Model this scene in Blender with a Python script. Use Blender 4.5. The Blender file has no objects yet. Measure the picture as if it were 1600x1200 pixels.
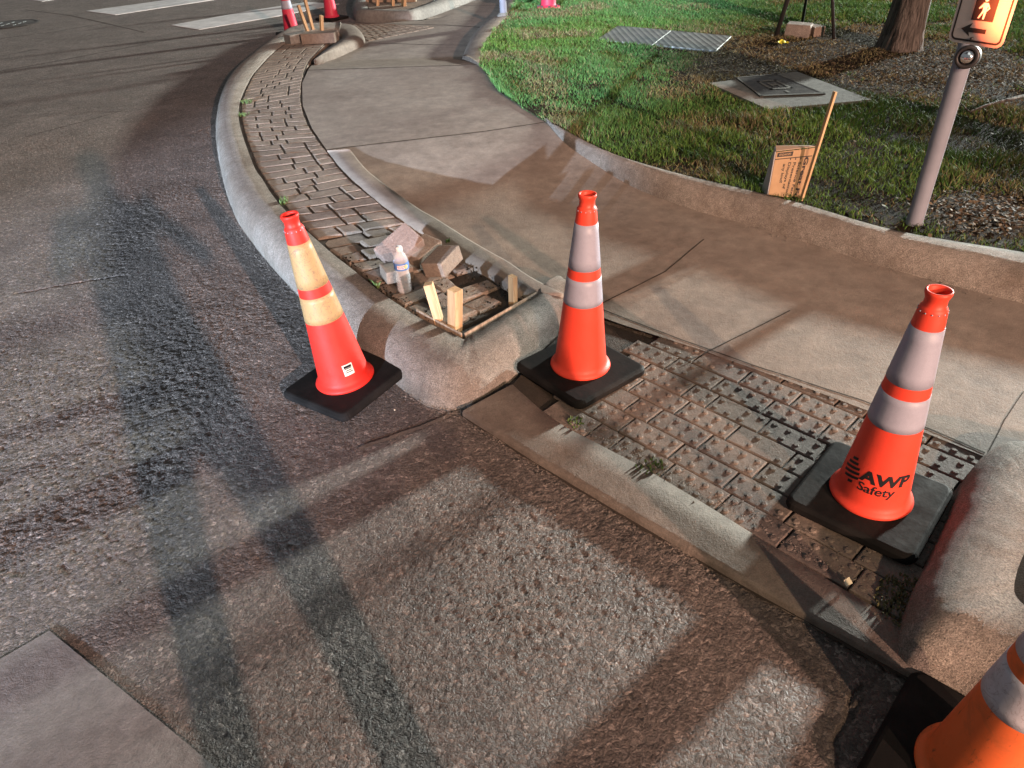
import bpy, bmesh, math, random
import numpy as np
from mathutils import Vector, Matrix, noise

# ------------------------------------------------------------------ camera
FPX, CAMH = 1109.0, 1.62
zc = Vector((-90, 1550, 1109)).normalized()
fw = Vector((0, 0, -1)); yc = (fw - fw.dot(zc) * zc).normalized(); xc = yc.cross(zc)
RM = Matrix((xc, yc, zc))
sc = bpy.context.scene
C = sc.collection
cd = bpy.data.cameras.new('camera'); cam = bpy.data.objects.new('camera', cd); C.objects.link(cam)
cd.sensor_fit = 'HORIZONTAL'; cd.sensor_width = 36; cd.lens = FPX / 1600 * 36; cd.clip_start = 0.02; cd.clip_end = 1000
m4 = RM.to_4x4(); m4.translation = (0, 0, CAMH); cam.matrix_world = m4
sc.camera = cam
# ------------------------------------------------------------------ world (night sky glow)
w = bpy.data.worlds.new('World'); sc.world = w; w.use_nodes = True
bgn = w.node_tree.nodes['Background']; bgn.inputs[0].default_value = (0.90, 0.96, 1.0, 1); bgn.inputs[1].default_value = 0.085
sc.view_settings.view_transform = 'Standard'; sc.view_settings.look = 'None'
sc.view_settings.exposure = 1.18; sc.view_settings.gamma = 1
LAMPS = [  # source azimuth, elevation, distance, irradiance, colour, aim point, blend radius
    (35, 10.0, 42, 4.4, (0.95, 1.0, 0.93), (1.0, 4.5), 24, 'far lamp beyond the lawn'),
    (-63, 15.3, 30, 2.5, (1.0, 0.60, 0.45), (-0.6, 3.5), 20, 'lamp behind the road'),
    (-79, 27.0, 16, 1.2, (1.0, 0.66, 0.42), (1.55, 2.6), 2.6, 'lamp behind the ramp'),
    (248, 6.5, 34, 7.0, (0.66, 0.80, 1.0), (-1.5, 4.2), 2.3, 'lamp across the road'),
]
rnd = random.Random(7)

# ------------------------------------------------------------------ helpers
def P(px, py, z=0.0):
    """point of the place at height z seen at that spot of the photo (used only to measure the plan)"""
    d = RM @ Vector((px - 800, 600 - py, -FPX)); t = (z - CAMH) / d.z
    return Vector((d.x * t, d.y * t, z))
def A(px, py, yw):
    d = RM @ Vector((px - 800, 600 - py, -FPX)); t = yw / d.y
    return Vector((d.x * t, yw, CAMH + d.z * t))
def link(o, parent=None):
    C.objects.link(o)
    if parent is not None: o.parent = parent
    return o
def tag(o, label=None, cat=None, group=None, kind=None):
    if label: o['label'] = label
    if cat: o['category'] = cat
    if group: o['group'] = group
    if kind: o['kind'] = kind
    return o
def empty(name, loc, rz=0, label=None, cat=None, group=None):
    o = bpy.data.objects.new(name, None); link(o); o.location = loc; o.rotation_euler = (0, 0, rz)
    o.empty_display_size = .1
    return tag(o, label, cat, group)
def mesh(name, verts, faces, mat, parent=None, smooth=False):
    me = bpy.data.meshes.new(name); me.from_pydata([tuple(v) for v in verts], [], faces); me.update()
    me.materials.append(mat)
    if smooth: me.shade_smooth()
    return link(bpy.data.objects.new(name, me), parent)
def bobj(name, bm, mat, parent=None, smooth=False, mats=None):
    bmesh.ops.recalc_face_normals(bm, faces=bm.faces)
    me = bpy.data.meshes.new(name); bm.to_mesh(me); bm.free()
    for m in (mats or [mat]): me.materials.append(m)
    if smooth: me.shade_smooth()
    return link(bpy.data.objects.new(name, me), parent)
def resample(pts, n):
    pts = [Vector(p) for p in pts]
    L = [0]
    for a, b in zip(pts, pts[1:]): L.append(L[-1] + (b - a).length)
    out = []; k = 0
    for i in range(n):
        s = L[-1] * i / (n - 1)
        while k < len(pts) - 2 and L[k + 1] < s: k += 1
        d = L[k + 1] - L[k]; t = 0 if d < 1e-9 else (s - L[k]) / d
        out.append(pts[k].lerp(pts[k + 1], min(max(t, 0), 1)))
    return out
def smoothline(pts, n):
    """Catmull-Rom through pts"""
    pts = [Vector(p) for p in pts]; P_ = [pts[0] * 2 - pts[1]] + pts + [pts[-1] * 2 - pts[-2]]
    out = []
    for i in range(1, len(P_) - 2):
        for k in range(8):
            t = k / 8; a, b, c, d = P_[i - 1], P_[i], P_[i + 1], P_[i + 2]
            out.append(0.5 * ((2 * b) + (c - a) * t + (2 * a - 5 * b + 4 * c - d) * t * t + (3 * b - a - 3 * c + d) * t ** 3))
    out.append(pts[-1])
    return resample(out, n)
def add_box(bm, size, loc=(0, 0, 0), rot=None, bevel=0.0, jitter=0.0, seg=1, mi=0):
    before = set(bm.verts); r = bmesh.ops.create_cube(bm, size=1); vs = r['verts']
    for v in vs: v.co = Vector((v.co.x * size[0], v.co.y * size[1], v.co.z * size[2]))
    if bevel > 0:
        es = list({e for v in vs for e in v.link_edges})
        rr = bmesh.ops.bevel(bm, geom=es, offset=bevel, segments=seg, affect='EDGES', profile=.6)
        vs = [v for v in bm.verts if v not in before]
    M = Matrix.Translation(loc) @ (rot.to_4x4() if rot is not None else Matrix.Identity(4))
    for v in vs:
        if jitter: v.co += Vector((rnd.uniform(-jitter, jitter), rnd.uniform(-jitter, jitter), rnd.uniform(-jitter, jitter)))
        v.co = M @ v.co
    if mi:
        for f in {f for v in vs for f in v.link_faces}: f.material_index = mi
    return vs
def box(name, size, mat, parent=None, loc=(0, 0, 0), rot=None, bevel=0.0, jitter=0, seg=1):
    bm = bmesh.new(); add_box(bm, size, (0, 0, 0), None, bevel, jitter, seg)
    o = bobj(name, bm, mat, parent); o.location = loc
    if rot is not None: o.rotation_euler = rot
    return o
def lathe(name, prof, mat, parent=None, n=48, closed=False, smooth=True):
    v = []; f = []
    for r, z in prof:
        for i in range(n):
            a = 2 * math.pi * i / n; v.append((r * math.cos(a), r * math.sin(a), z))
    for k in range(len(prof) - 1):
        for i in range(n):
            j = (i + 1) % n; f.append((k * n + i, k * n + j, (k + 1) * n + j, (k + 1) * n + i))
    if closed:
        f.append(tuple(range(n - 1, -1, -1))); f.append(tuple(range((len(prof) - 1) * n, len(prof) * n)))
    return mesh(name, v, f, mat, parent, smooth)
def tube(bm, pts, rads, n=8, cap=True):
    rings = []
    pts = [Vector(p) for p in pts]
    for i, p in enumerate(pts):
        d = (pts[min(i + 1, len(pts) - 1)] - pts[max(i - 1, 0)]).normalized()
        u = d.cross(Vector((0, 0, 1)))
        if u.length < .05: u = d.cross(Vector((0, 1, 0)))
        u.normalize(); v = d.cross(u)
        rings.append([bm.verts.new(p + rads[i] * (u * math.cos(2 * math.pi * k / n) + v * math.sin(2 * math.pi * k / n))) for k in range(n)])
    for a, b in zip(rings, rings[1:]):
        for k in range(n): bm.faces.new((a[k], a[(k + 1) % n], b[(k + 1) % n], b[k]))
    if cap: bm.faces.new(rings[0][::-1]); bm.faces.new(rings[-1])
def aim(o, frm, to):
    o.location = frm; o.rotation_euler = (Vector(to) - Vector(frm)).to_track_quat('-Z', 'Y').to_euler()
def R3(ax, ay, az): return Matrix.Rotation(az, 3, 'Z') @ Matrix.Rotation(ay, 3, 'Y') @ Matrix.Rotation(ax, 3, 'X')

# ------------------------------------------------------------------ materials
def mat(name, col, rough=.8, spec=.3, metal=0):
    m = bpy.data.materials.new(name); m.use_nodes = True
    b = m.node_tree.nodes['Principled BSDF']
    b.inputs['Base Color'].default_value = (*col, 1); b.inputs['Roughness'].default_value = rough
    b.inputs['Specular IOR Level'].default_value = spec; b.inputs['Metallic'].default_value = metal
    return m
class NT:
    def __init__(s, m): s.t = m.node_tree; s.n = s.t.nodes; s.l = s.t.links; s.b = s.n['Principled BSDF']; s.tc = None
    def co(s):
        if not s.tc: s.tc = s.n.new('ShaderNodeTexCoord')
        return s.tc.outputs['Object']
    def noise(s, scale, detail=5, rough=.6, vec=None, dist=0):
        n = s.n.new('ShaderNodeTexNoise'); n.inputs['Scale'].default_value = scale; n.inputs['Detail'].default_value = detail
        n.inputs['Roughness'].default_value = rough; n.inputs['Distortion'].default_value = dist
        s.l.new(vec or s.co(), n.inputs['Vector']); return n.outputs['Fac']
    def vor(s, scale, feat='F1', vec=None, out='Distance', rnd_=1.0):
        n = s.n.new('ShaderNodeTexVoronoi'); n.feature = feat; n.inputs['Scale'].default_value = scale
        n.inputs['Randomness'].default_value = rnd_
        s.l.new(vec or s.co(), n.inputs['Vector']); return n.outputs[out]
    def ramp(s, fac, stops, interp='LINEAR'):
        n = s.n.new('ShaderNodeValToRGB'); cr = n.color_ramp; cr.interpolation = interp
        while len(cr.elements) < len(stops): cr.elements.new(.5)
        for e, (p, c) in zip(cr.elements, stops):
            e.position = p; e.color = (c, c, c, 1) if isinstance(c, (int, float)) else (*c, 1)
        s.l.new(fac, n.inputs[0]); return n.outputs['Color']
    def mix(s, fac, a, b, mode='MIX'):
        n = s.n.new('ShaderNodeMix'); n.data_type = 'RGBA'; n.blend_type = mode
        for sock, v in ((n.inputs[0], fac), (n.inputs[6], a), (n.inputs[7], b)):
            if isinstance(v, (int, float)): sock.default_value = v
            elif isinstance(v, tuple): sock.default_value = (*v, 1)
            else: s.l.new(v, sock)
        return n.outputs[2]
    def math(s, op, a, b=0.0):
        n = s.n.new('ShaderNodeMath'); n.operation = op
        for sock, v in ((n.inputs[0], a), (n.inputs[1], b)):
            if isinstance(v, (int, float)): sock.default_value = v
            else: s.l.new(v, sock)
        return n.outputs[0]
    def bump(s, h, dist, strength=1.0, prev=None):
        n = s.n.new('ShaderNodeBump'); n.inputs['Distance'].default_value = dist; n.inputs['Strength'].default_value = strength
        s.l.new(h, n.inputs['Height'])
        if prev is not None: s.l.new(prev, n.inputs['Normal'])
        return n.outputs['Normal']
    def set(s, color=None, normal=None, rough=None):
        if color is not None: s.l.new(color, s.b.inputs['Base Color'])
        if normal is not None: s.l.new(normal, s.b.inputs['Normal'])
        if rough is not None: s.l.new(rough, s.b.inputs['Roughness'])

def m_asphalt(name, lo, hi, smooth=False, near=False):
    m = mat(name, lo, .62, .5); t = NT(m)
    wv = t.n.new('ShaderNodeTexNoise'); wv.inputs['Scale'].default_value = 55; wv.inputs['Detail'].default_value = 3; t.l.new(t.co(), wv.inputs['Vector'])
    ad = t.n.new('ShaderNodeVectorMath'); ad.operation = 'MULTIPLY_ADD'; ad.inputs[1].default_value = (.035,) * 3; t.l.new(wv.outputs['Color'], ad.inputs[0]); t.l.new(t.co(), ad.inputs[2])
    wc = ad.outputs[0]
    nz = t.noise(1.6, 6, .65); fine = t.noise(190, 4, .75)
    sc_ = 105 if not smooth else 200
    agg = t.vor(sc_, vec=wc); aggc = t.vor(sc_, out='Color', vec=wc)
    sep = t.n.new('ShaderNodeSeparateColor'); t.l.new(aggc, sep.inputs[0])
    c = t.mix(t.ramp(nz, [(.3, 0.0), (.7, 1.0)]), lo, hi)
    if not smooth:
        c = t.mix(1.0, c, t.ramp(sep.outputs[0], [(.0, .60), (.55, .95), (.88, 1.25), (1.0, 2.3)]), 'MULTIPLY')
    c = t.mix(1.0, c, t.ramp(fine, [(.3, .62), (.7, 1.38)] if not smooth else [(.3, .9), (.7, 1.1)]), 'MULTIPLY')
    d = t.noise(5, 5, .65)
    c = t.mix(1.0, c, t.ramp(d, [(.3, .78), (.68, 1.18)]), 'MULTIPLY')
    if smooth:
        n3 = t.bump(fine, .0008, 1, t.bump(t.noise(14, 5, .6), .002, 1))
    else:
        n1 = t.bump(t.noise(42, 5, .7), .022 if not near else .004, 1)
        n2 = t.bump(t.noise(120 if not near else 210, 5, .8), .016 if not near else .011, 1, n1)
        n3 = t.bump(t.math('MULTIPLY', agg, -1.0), .007 if not near else .006, 1, n2)
    t.set(c, n3, t.ramp(sep.outputs[1], [(0, .38), (1, .85)]))
    return m
def m_concrete(name, lo, hi, rough_amt=.0015, speck=.5, stain=None, scale=1.0, streak=False):
    m = mat(name, lo, .75, .35); t = NT(m)
    big = t.noise(1.1 * scale, 8, .7, dist=.1); midn = t.noise(11 * scale, 6, .7); fine = t.noise(230, 3, .7)
    c = t.mix(t.ramp(big, [(.32, 0.), (.68, 1.)]), lo, hi)
    c = t.mix(1.0, c, t.ramp(midn, [(.3, .72), (.7, 1.22)]), 'MULTIPLY')
    c = t.mix(1.0, c, t.ramp(fine, [(.25, 1 - speck), (.75, 1 + speck)]), 'MULTIPLY')
    if stain:
        st = t.noise(1.7 * scale, 7, .68, dist=.15)
        c = t.mix(t.ramp(st, [(.45, 0.), (.70, .5)]), c, stain)
    n1 = t.bump(midn, .003, 1)
    n2 = t.bump(t.noise(95, 5, .75), rough_amt, 1, n1)
    n3 = t.bump(fine, rough_amt * .6, 1, n2)
    t.set(c, n3)
    return m
M = {}
M['asphalt'] = m_asphalt('asphalt', (.128, .106, .093), (.198, .170, .152))
M['asphalt_near'] = m_asphalt('near_asphalt', (.128, .106, .093), (.198, .170, .152), near=True)
M['marking'] = None
M['white_marking'] = m_asphalt('white_marking', (.42, .42, .42), (.58, .58, .58), True)
M['marking'] = m_concrete('worn_marking', (.155, .145, .14), (.215, .20, .192), .0015, .25, (.12, .108, .102), 2.2)
M['walk'] = m_concrete('sidewalk_concrete', (.165, .135, .112), (.24, .21, .178), .0016, .32, (.12, .094, .078))
M['curb'] = m_concrete('curb_concrete', (.21, .185, .16), (.34, .31, .275), .012, .8, (.17, .13, .10), 3)
M['gutter'] = m_concrete('gutter_concrete', (.12, .10, .084), (.18, .155, .13), .003, .3, (.08, .06, .045), 2)
M['brick'] = m_concrete('paver', (.15, .12, .096), (.235, .19, .15), .004, .35, (.09, .068, .058), 5)
M['brick_red'] = m_concrete('paver_reddish', (.17, .125, .105), (.24, .185, .16), .004, .35, None, 8)
M['tactile'] = m_concrete('tactile_paver', (.105, .088, .075), (.175, .145, .122), .002, .3, (.07, .064, .058), 5)
M['sand'] = m_concrete('joint_sand', (.022, .018, .014), (.05, .04, .03), .006, .5, None, 6)
M['soil'] = m_concrete('soil', (.014, .010, .007), (.036, .027, .019), .016, .6, (.05, .038, .027), 4)
M['soil'].node_tree.nodes['Principled BSDF'].inputs['Specular IOR Level'].default_value = .04
M['pad'] = m_concrete('pad_concrete', (.13, .13, .12), (.20, .195, .18), .002, .3, None, 2)
M['seam'] = mat('seam', (.035, .028, .022), .95)
M['rubber'] = mat('black_rubber', (.022, .021, .021), .62, .15)
t = NT(M['rubber']); t.set(t.mix(t.ramp(t.noise(9, 6, .7), [(.4, 0.), (.75, 1.)]), (.005, .005, .005), (.014, .013, .0125)), t.bump(t.noise(60, 4, .6), .0008), t.ramp(t.noise(14, 4), [(.3, .6), (.7, .9)]))
def m_plastic(name, col, dirt=.25):
    m = mat(name, col, .5, .3); t = NT(m)
    d = t.noise(7, 6, .7, dist=1.2); mp = t.n.new('ShaderNodeMapping'); mp.inputs['Scale'].default_value = (60, 60, 14); t.l.new(t.co(), mp.inputs[0]); sc_ = t.noise(1.0, 5, .75, vec=mp.outputs[0], dist=.6)
    c0 = t.mix(t.ramp(d, [(.50, 0.), (.8, dirt)]), col, (col[0] * .45, col[1] * .6 + .01, col[2] * .6 + .01)); c0 = t.mix(t.ramp(sc_, [(.60, 0.), (.70, dirt * 1.1)]), c0, (col[0] * .25, col[1] * .4 + .01, col[2] * .5 + .01))
    t.set(c0, t.bump(t.noise(22, 3), .0006), t.ramp(t.noise(18, 4), [(.3, .42), (.75, .65)]))
    return m
M['orange'] = m_plastic('orange_pvc', (.62, .052, .028), .3)
M['red'] = m_plastic('red_orange_pvc', (.60, .022, .014), .5)
M['dirty_orange'] = m_plastic('dirty_orange_pvc', (.66, .13, .035), .9)
M['pink'] = m_plastic('pink_pvc', (.45, .025, .06), .3)
def m_reflect(name, col, wear=.3, crack=False, dark=(.12, .08, .07)):
    m = mat(name, col, .6, .35, .0); t = NT(m)
    v = t.n.new('ShaderNodeTexBrick') if False else None
    ch = t.vor(420)
    c = t.mix(t.ramp(ch, [(.2, 0.), (.6, .18)]), col, tuple(x * .6 for x in col))
    if crack:
        dd = t.noise(16, 4, .5, dist=3)
        c = t.mix(t.ramp(dd, [(.485, 0.), (.5, .8), (.515, 0.)]), c, dark)
    c = t.mix(t.ramp(t.noise(30, 5, .7), [(.5, 0.), (.8, wear)]), c, tuple(x * .55 for x in col))
    t.set(c, t.bump(t.noise(60, 2), .0004), t.ramp(t.noise(10, 3), [(.3, .42), (.7, .65)]))
    return m
M['silver'] = m_reflect('silver_sheeting', (.27, .285, .36), .35)
M['gold'] = m_reflect('warm_lit_sheeting', (.34, .22, .10), .35, True)  # gold tone is warm lamplight thrown back by the band, painted into its colour
M['dirty_white'] = m_reflect('scuffed_sheeting', (.46, .46, .52), .9, True, (.25, .22, .24))
M['label'] = mat('paper_label', (.55, .50, .42), .6)
M['ink'] = mat('black_ink', (.012, .012, .014), .5)
def m_wood(name, lo, hi, knots=True):
    m = mat(name, hi, .7, .3); t = NT(m)
    mp = t.n.new('ShaderNodeMapping'); mp.inputs['Scale'].default_value = (60, 60, 4); t.l.new(t.co(), mp.inputs[0])
    g = t.noise(1.0, 5, .6, vec=mp.outputs[0], dist=.6)
    c = t.mix(t.ramp(g, [(.35, 0.), (.62, 1.)]), lo, hi)
    if knots: c = t.mix(t.ramp(t.vor(18), [(.0, .9), (.09, .5), (.13, 0.)]), c, (.12, .05, .03))
    t.set(c, t.bump(g, .0012)); return m
M['wood'] = m_wood('pine', (.34, .21, .11), (.50, .36, .21))
M['old_wood'] = m_wood('weathered_wood', (.17, .12, .085), (.33, .26, .19), False)
M['card'] = mat('cardboard', (.56, .32, .15), .75, .2); t = NT(M['card']); t.set(t.mix(t.ramp(t.noise(12, 5), [(.3, 0.), (.7, 1.)]), (.28, .185, .105), (.36, .245, .145)), t.bump(t.noise(40, 3), .0006))
M['white_card'] = mat('white_card', (.30, .29, .30), .6)
M['steel'] = mat('galvanised_pole', (.44, .42, .43), .75, .3, .0); t = NT(M['steel']); t.set(t.mix(t.ramp(t.noise(6, 6), [(.4, 0.), (.7, .6)]), (.16, .175, .215), (.11, .12, .15)), t.bump(t.noise(120, 3), .0004))
M['dark_steel'] = mat('dark_metal', (.035, .033, .034), .5, .5, .4)
M['chrome'] = mat('chrome', (.75, .75, .76), .12, .5, 1)
M['sign_face'] = m_reflect('sign_sheeting', (.30, .30, .31), .1)
M['plate_steel'] = mat('checker_plate', (.30, .32, .34), .45, .5, .5); t = NT(M['plate_steel']); t.set(t.mix(t.ramp(t.noise(6, 6, .7), [(.35, 0.), (.7, 1.)]), (.16, .175, .17), (.27, .29, .285)), t.bump(t.vor(16, rnd_=0.0), .02), None)
M['iron'] = mat('cast_iron', (.05, .045, .042), .5, .5, .4); t = NT(M['iron']); t.set(t.mix(t.ramp(t.noise(20, 4), [(.4, 0.), (.7, 1.)]), (.045, .042, .04), (.10, .09, .08)), t.bump(t.noise(60, 3), .002))
M['stone'] = m_concrete('stone_block', (.16, .14, .12), (.26, .23, .2), .006, .4, None, 8)
M['bark'] = mat('bark', (.11, .08, .06), .9); t = NT(M['bark'])
mp = t.n.new('ShaderNodeMapping'); mp.inputs['Scale'].default_value = (26, 26, 3.2); t.l.new(t.co(), mp.inputs[0])
bk = t.noise(1.0, 7, .65, vec=mp.outputs[0], dist=.8)
t.set(t.mix(t.ramp(bk, [(.38, 0.), (.62, 1.)]), (.03, .026, .022), (.15, .132, .115)), t.bump(bk, .05))
def m_attr(name, rough=.75):
    m = mat(name, (.1, .2, .03), rough, .12); t = NT(m)
    a = t.n.new('ShaderNodeAttribute'); a.attribute_name = 'tone'; a.attribute_type = 'GEOMETRY'
    t.l.new(a.outputs['Color'], t.b.inputs['Base Color']); return m
M['blade'] = m_attr('grass_blade')
M['leaf'] = mat('leaf', (.06, .12, .025), .5)
M['weed'] = mat('weed_leaf', (.07, .12, .035), .7)
M['dry'] = mat('dry_leaf', (.75, .68, .5), .6)
M['moss'] = mat('moss', (.13, .12, .06), .9)
M['yellow'] = mat('yellow_paper', (.75, .72, .06), .5)
M['skin'] = mat('skin', (.45, .26, .18), .5); M['cloth'] = mat('dark_cloth', (.03, .035, .05), .9)
def emis(name, col, s):
    m = mat(name, col); b = m.node_tree.nodes['Principled BSDF']; b.inputs['Emission Color'].default_value = (*col, 1); b.inputs['Emission Strength'].default_value = s; return m
M['lens'] = emis('lamp_lens', (1, .9, .75), 3); M['red_lens'] = emis('red_signal_lens', (1, .12, .04), 4)

# ------------------------------------------------------------------ setting: road
def nz(x, y, s, seed=0): return noise.noise(Vector((x * s, y * s, seed * 7.3)))
def grid_patch(name, rowsA, rowsB, nv, mat_, zf=None, bumpy=0.0, smooth=True, kind='structure', parent=None):
    v = []; f = []; n = len(rowsA)
    for a, b in zip(rowsA, rowsB):
        for k in range(nv):
            p = a.lerp(b, k / (nv - 1)); z = p.z if zf is None else zf(p.x, p.y)
            z += bumpy * (nz(p.x, p.y, 3) + .5 * nz(p.x, p.y, 9))
            v.append((p.x, p.y, z))
    for i in range(n - 1):
        for k in range(nv - 1): f.append((i * nv + k, i * nv + k + 1, (i + 1) * nv + k + 1, (i + 1) * nv + k))
    o = mesh(name, v, f, mat_, parent, smooth)
    if kind: tag(o, kind=kind)
    return o
def plan_sheet(name, x0, x1, y0, y1, nx, ny, mat_, zf):
    v = [(x0 + (x1 - x0) * i / nx, y0 + (y1 - y0) * j / ny) for j in range(ny + 1) for i in range(nx + 1)]
    v = [(x, y, zf(x, y)) for x, y in v]
    f = [(j * (nx + 1) + i, j * (nx + 1) + i + 1, (j + 1) * (nx + 1) + i + 1, (j + 1) * (nx + 1) + i) for j in range(ny) for i in range(nx)]
    return mesh(name, v, f, mat_, None, True)
tag(mesh('ground', [(-150, -150, -.08), (150, -150, -.08), (150, 200, -.08), (-150, 200, -.08)], [(0, 1, 2, 3)], M['soil']), kind='structure')
def zroad(x, y):
    z = .0012 * nz(x, y, .7) + .0004 * nz(x, y, 5, 2)
    # rutted gutter in front of the curb corner
    d = math.hypot(x + .3, y - 1.98); z -= .002 * math.exp(-(d / .25) ** 2)
    return z - .004
def zroad_far(x, y): return zroad(x, y) - (.03 if (-4.3 < x < 2.05 and .5 < y < 6.9) else 0)
road = plan_sheet('road', -26, 16, -14, 34, 210, 240, M['asphalt'], zroad_far); tag(road, kind='structure')
def vnoise(x, y, s, seed):
    x = x * s; y = y * s; xi = np.floor(x).astype(int); yi = np.floor(y).astype(int); fx = x - xi; fy = y - yi
    fx = fx * fx * (3 - 2 * fx); fy = fy * fy * (3 - 2 * fy)
    tb = np.random.default_rng(seed).random((256, 256)); g = lambda a, b: tb[a % 256, b % 256]
    return g(xi, yi) * (1 - fx) * (1 - fy) + g(xi + 1, yi) * fx * (1 - fy) + g(xi, yi + 1) * (1 - fx) * fy + g(xi + 1, yi + 1) * fx * fy
# worn open-grained surface of the near road, modelled as real relief
st_ = .0062; gx = np.arange(-4.6, 2.3, st_); gy = np.arange(.25, 7.2, st_); GX, GY = np.meshgrid(gx, gy); X = GX.ravel(); Y = GY.ravel()
wx = X + .012 * vnoise(X, Y, 33, 31); wy = Y + .012 * vnoise(X, Y, 33, 32)
a_ = vnoise(wx, wy, 98, 33); b_ = vnoise(wx * .8 + wy * .6, wy * .8 - wx * .6, 125, 34); c_ = vnoise(X, Y, 40, 35)
wear = np.clip(vnoise(X, Y, 1.3, 36) * 1.3 - .1 + .3 * (vnoise(X, Y, 5, 37) - .5), .5, 1)
Z = wear * (.0040 * (a_ ** .7) + .0042 * (1 - np.abs(2 * b_ - 1)) + .0028 * c_) - .0085
def carve(pp, width, depth, seed):
    global Z
    pts = [P(*q) for q in pp]; dm = np.full(len(X), 9.0)
    ox = .018 * (vnoise(X, Y, 22, seed) - .5); oy = .018 * (vnoise(X, Y, 22, seed + 1) - .5)
    for a, b in zip(pts, pts[1:]):
        dx, dy = b.x - a.x, b.y - a.y; t_ = np.clip(((X + ox - a.x) * dx + (Y + oy - a.y) * dy) / (dx * dx + dy * dy), 0, 1)
        dm = np.minimum(dm, np.hypot(X + ox - a.x - t_ * dx, Y + oy - a.y - t_ * dy))
    Z -= depth * np.exp(-(dm / width) ** 2) * (.4 + .9 * vnoise(X, Y, 12, seed + 2))
carve([(28, 456), (100, 444), (190, 430)], .007, .012, 41)
carve([(1345, 1068), (1325, 1110), (1312, 1150), (1300, 1210), (1285, 1260)], .007, .014, 44)
carve([(1330, 1120), (1345, 1090), (1390, 1030)], .006, .010, 47)

carve([(305, 208), (338, 192)], .012, .010, 53)
ed_ = np.clip(np.minimum.reduce([(X + 4.6) / 2, 2.29 - X, Y - .25, (7.19 - Y) / 3]) / .4, 0, 1)
gut = np.exp(-((X + .32) ** 2 + (Y - 2.02) ** 2) / .28 ** 2); Z = Z * (1 - .7 * gut) - .005 * gut
flt = np.exp(-(np.clip(np.hypot(X + 1.45, Y - .75) - .6, 0, 9) / .06) ** 2); Z = Z * (1 - .5 * flt) - .002 * flt
Z = Z * ed_ - .0042 * (1 - ed_)
me = bpy.data.meshes.new('road_surface'); nx_, ny_ = len(gx), len(gy); me.vertices.add(nx_ * ny_); me.vertices.foreach_set('co', np.stack([X, Y, Z], 1).ravel())
i_, j_ = np.meshgrid(np.arange(nx_ - 1), np.arange(ny_ - 1)); b0 = (j_ * nx_ + i_).ravel(); lp = np.stack([b0, b0 + 1, b0 + 1 + nx_, b0 + nx_], 1).ravel()
me.loops.add(len(lp)); me.loops.foreach_set('vertex_index', lp.astype(np.int32)); me.polygons.add(len(b0)); me.polygons.foreach_set('loop_start', (np.arange(len(b0)) * 4).astype(np.int32)); me.update(calc_edges=True)
me.materials.append(M['asphalt_near']); me.shade_smooth(); tag(link(bpy.data.objects.new('road_surface', me)), kind='structure')

# sidewalk plan
J1a, J1b = P(510, 234, .14), P(860, 190, .14)
J2a, J2b = P(478, 110, .14), P(746, 101, .14)
def sd(a, b, x, y):
    d = (b - a); n = Vector((-d.y, d.x)).normalized(); return (x - a.x) * n.x + (y - a.y) * n.y
def sst(t): t = min(max(t, 0), 1); return t * t * (3 - 2 * t)
def zwalk(x, y):
    d1 = -sd(J1a, J1b, x, y); d2 = sd(J2a, J2b, x, y)
    z = .14 - .105 * sst(d1 / 1.35) if d1 > 0 else .14
    if d2 > 0: z = min(z, .14 - .10 * sst(d2 / 1.0))
    return z
def W(*pp, z=.04): return [P(x, y, z) for x, y in pp]
# left and right borders, near -> far
Ln = W((1545, 716), (1400, 658), (1250, 602), (1100, 548), (950, 500), (893, 478), z=.035) + W((832, 465), (800, 450), (750, 418), (695, 388), (655, 358), (612, 330), (575, 301), (537, 266), (511, 235), z=.14)
e0 = Ln[0] + (Ln[0] - Ln[1]).normalized() * 7
Ln = [Vector((e0.x, e0.y, .035))] + Ln
Tr = W((862, 192), (940, 235), (1060, 270), (1190, 300), (1330, 340), (1420, 365), (1600, 392), z=.165)   # outer top edge of the lawn curb
te = (Tr[-1] - Tr[-2]).normalized(); Tr.append(Tr[-1] + te * 7)
ln = resample(Ln, 60); tr = resample([Tr[-1], Tr[6], Tr[5], Tr[4], Tr[3], Tr[2], Tr[1], Tr[0]], 60)
grid_patch('sidewalk', ln, tr, 24, M['walk'], zwalk, 0)
Lm = W((511, 235), (487, 200), (473, 165), (472, 130), (482, 108), z=.14)
Rm = W((862, 192), z=.165) + W((820, 168), (778, 140), (757, 110), (750, 100), z=.14)
grid_patch('sidewalk', resample(Lm, 20), resample(Rm, 20), 16, M['walk'], zwalk, 0)
Lf = W((482, 108), z=.14) + W((490, 90), (515, 64), (545, 40), z=.1) + W((600, 34), (655, 33), (692, 20), (745, 0), z=.04)
Rf = W((750, 100), z=.14) + W((752, 80), (762, 62), (775, 45), (785, 32), (790, 22), (796, 10), (800, 0), z=.1)
Lf.append(Lf[-1] + (Lf[-1] - Lf[-2]) * 6); Rf.append(Rf[-1] + (Rf[-1] - Rf[-2]) * 14)
grid_patch('sidewalk', resample(Lf, 40), resample(Rf, 40), 16, M['walk'], zwalk, 0)

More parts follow.
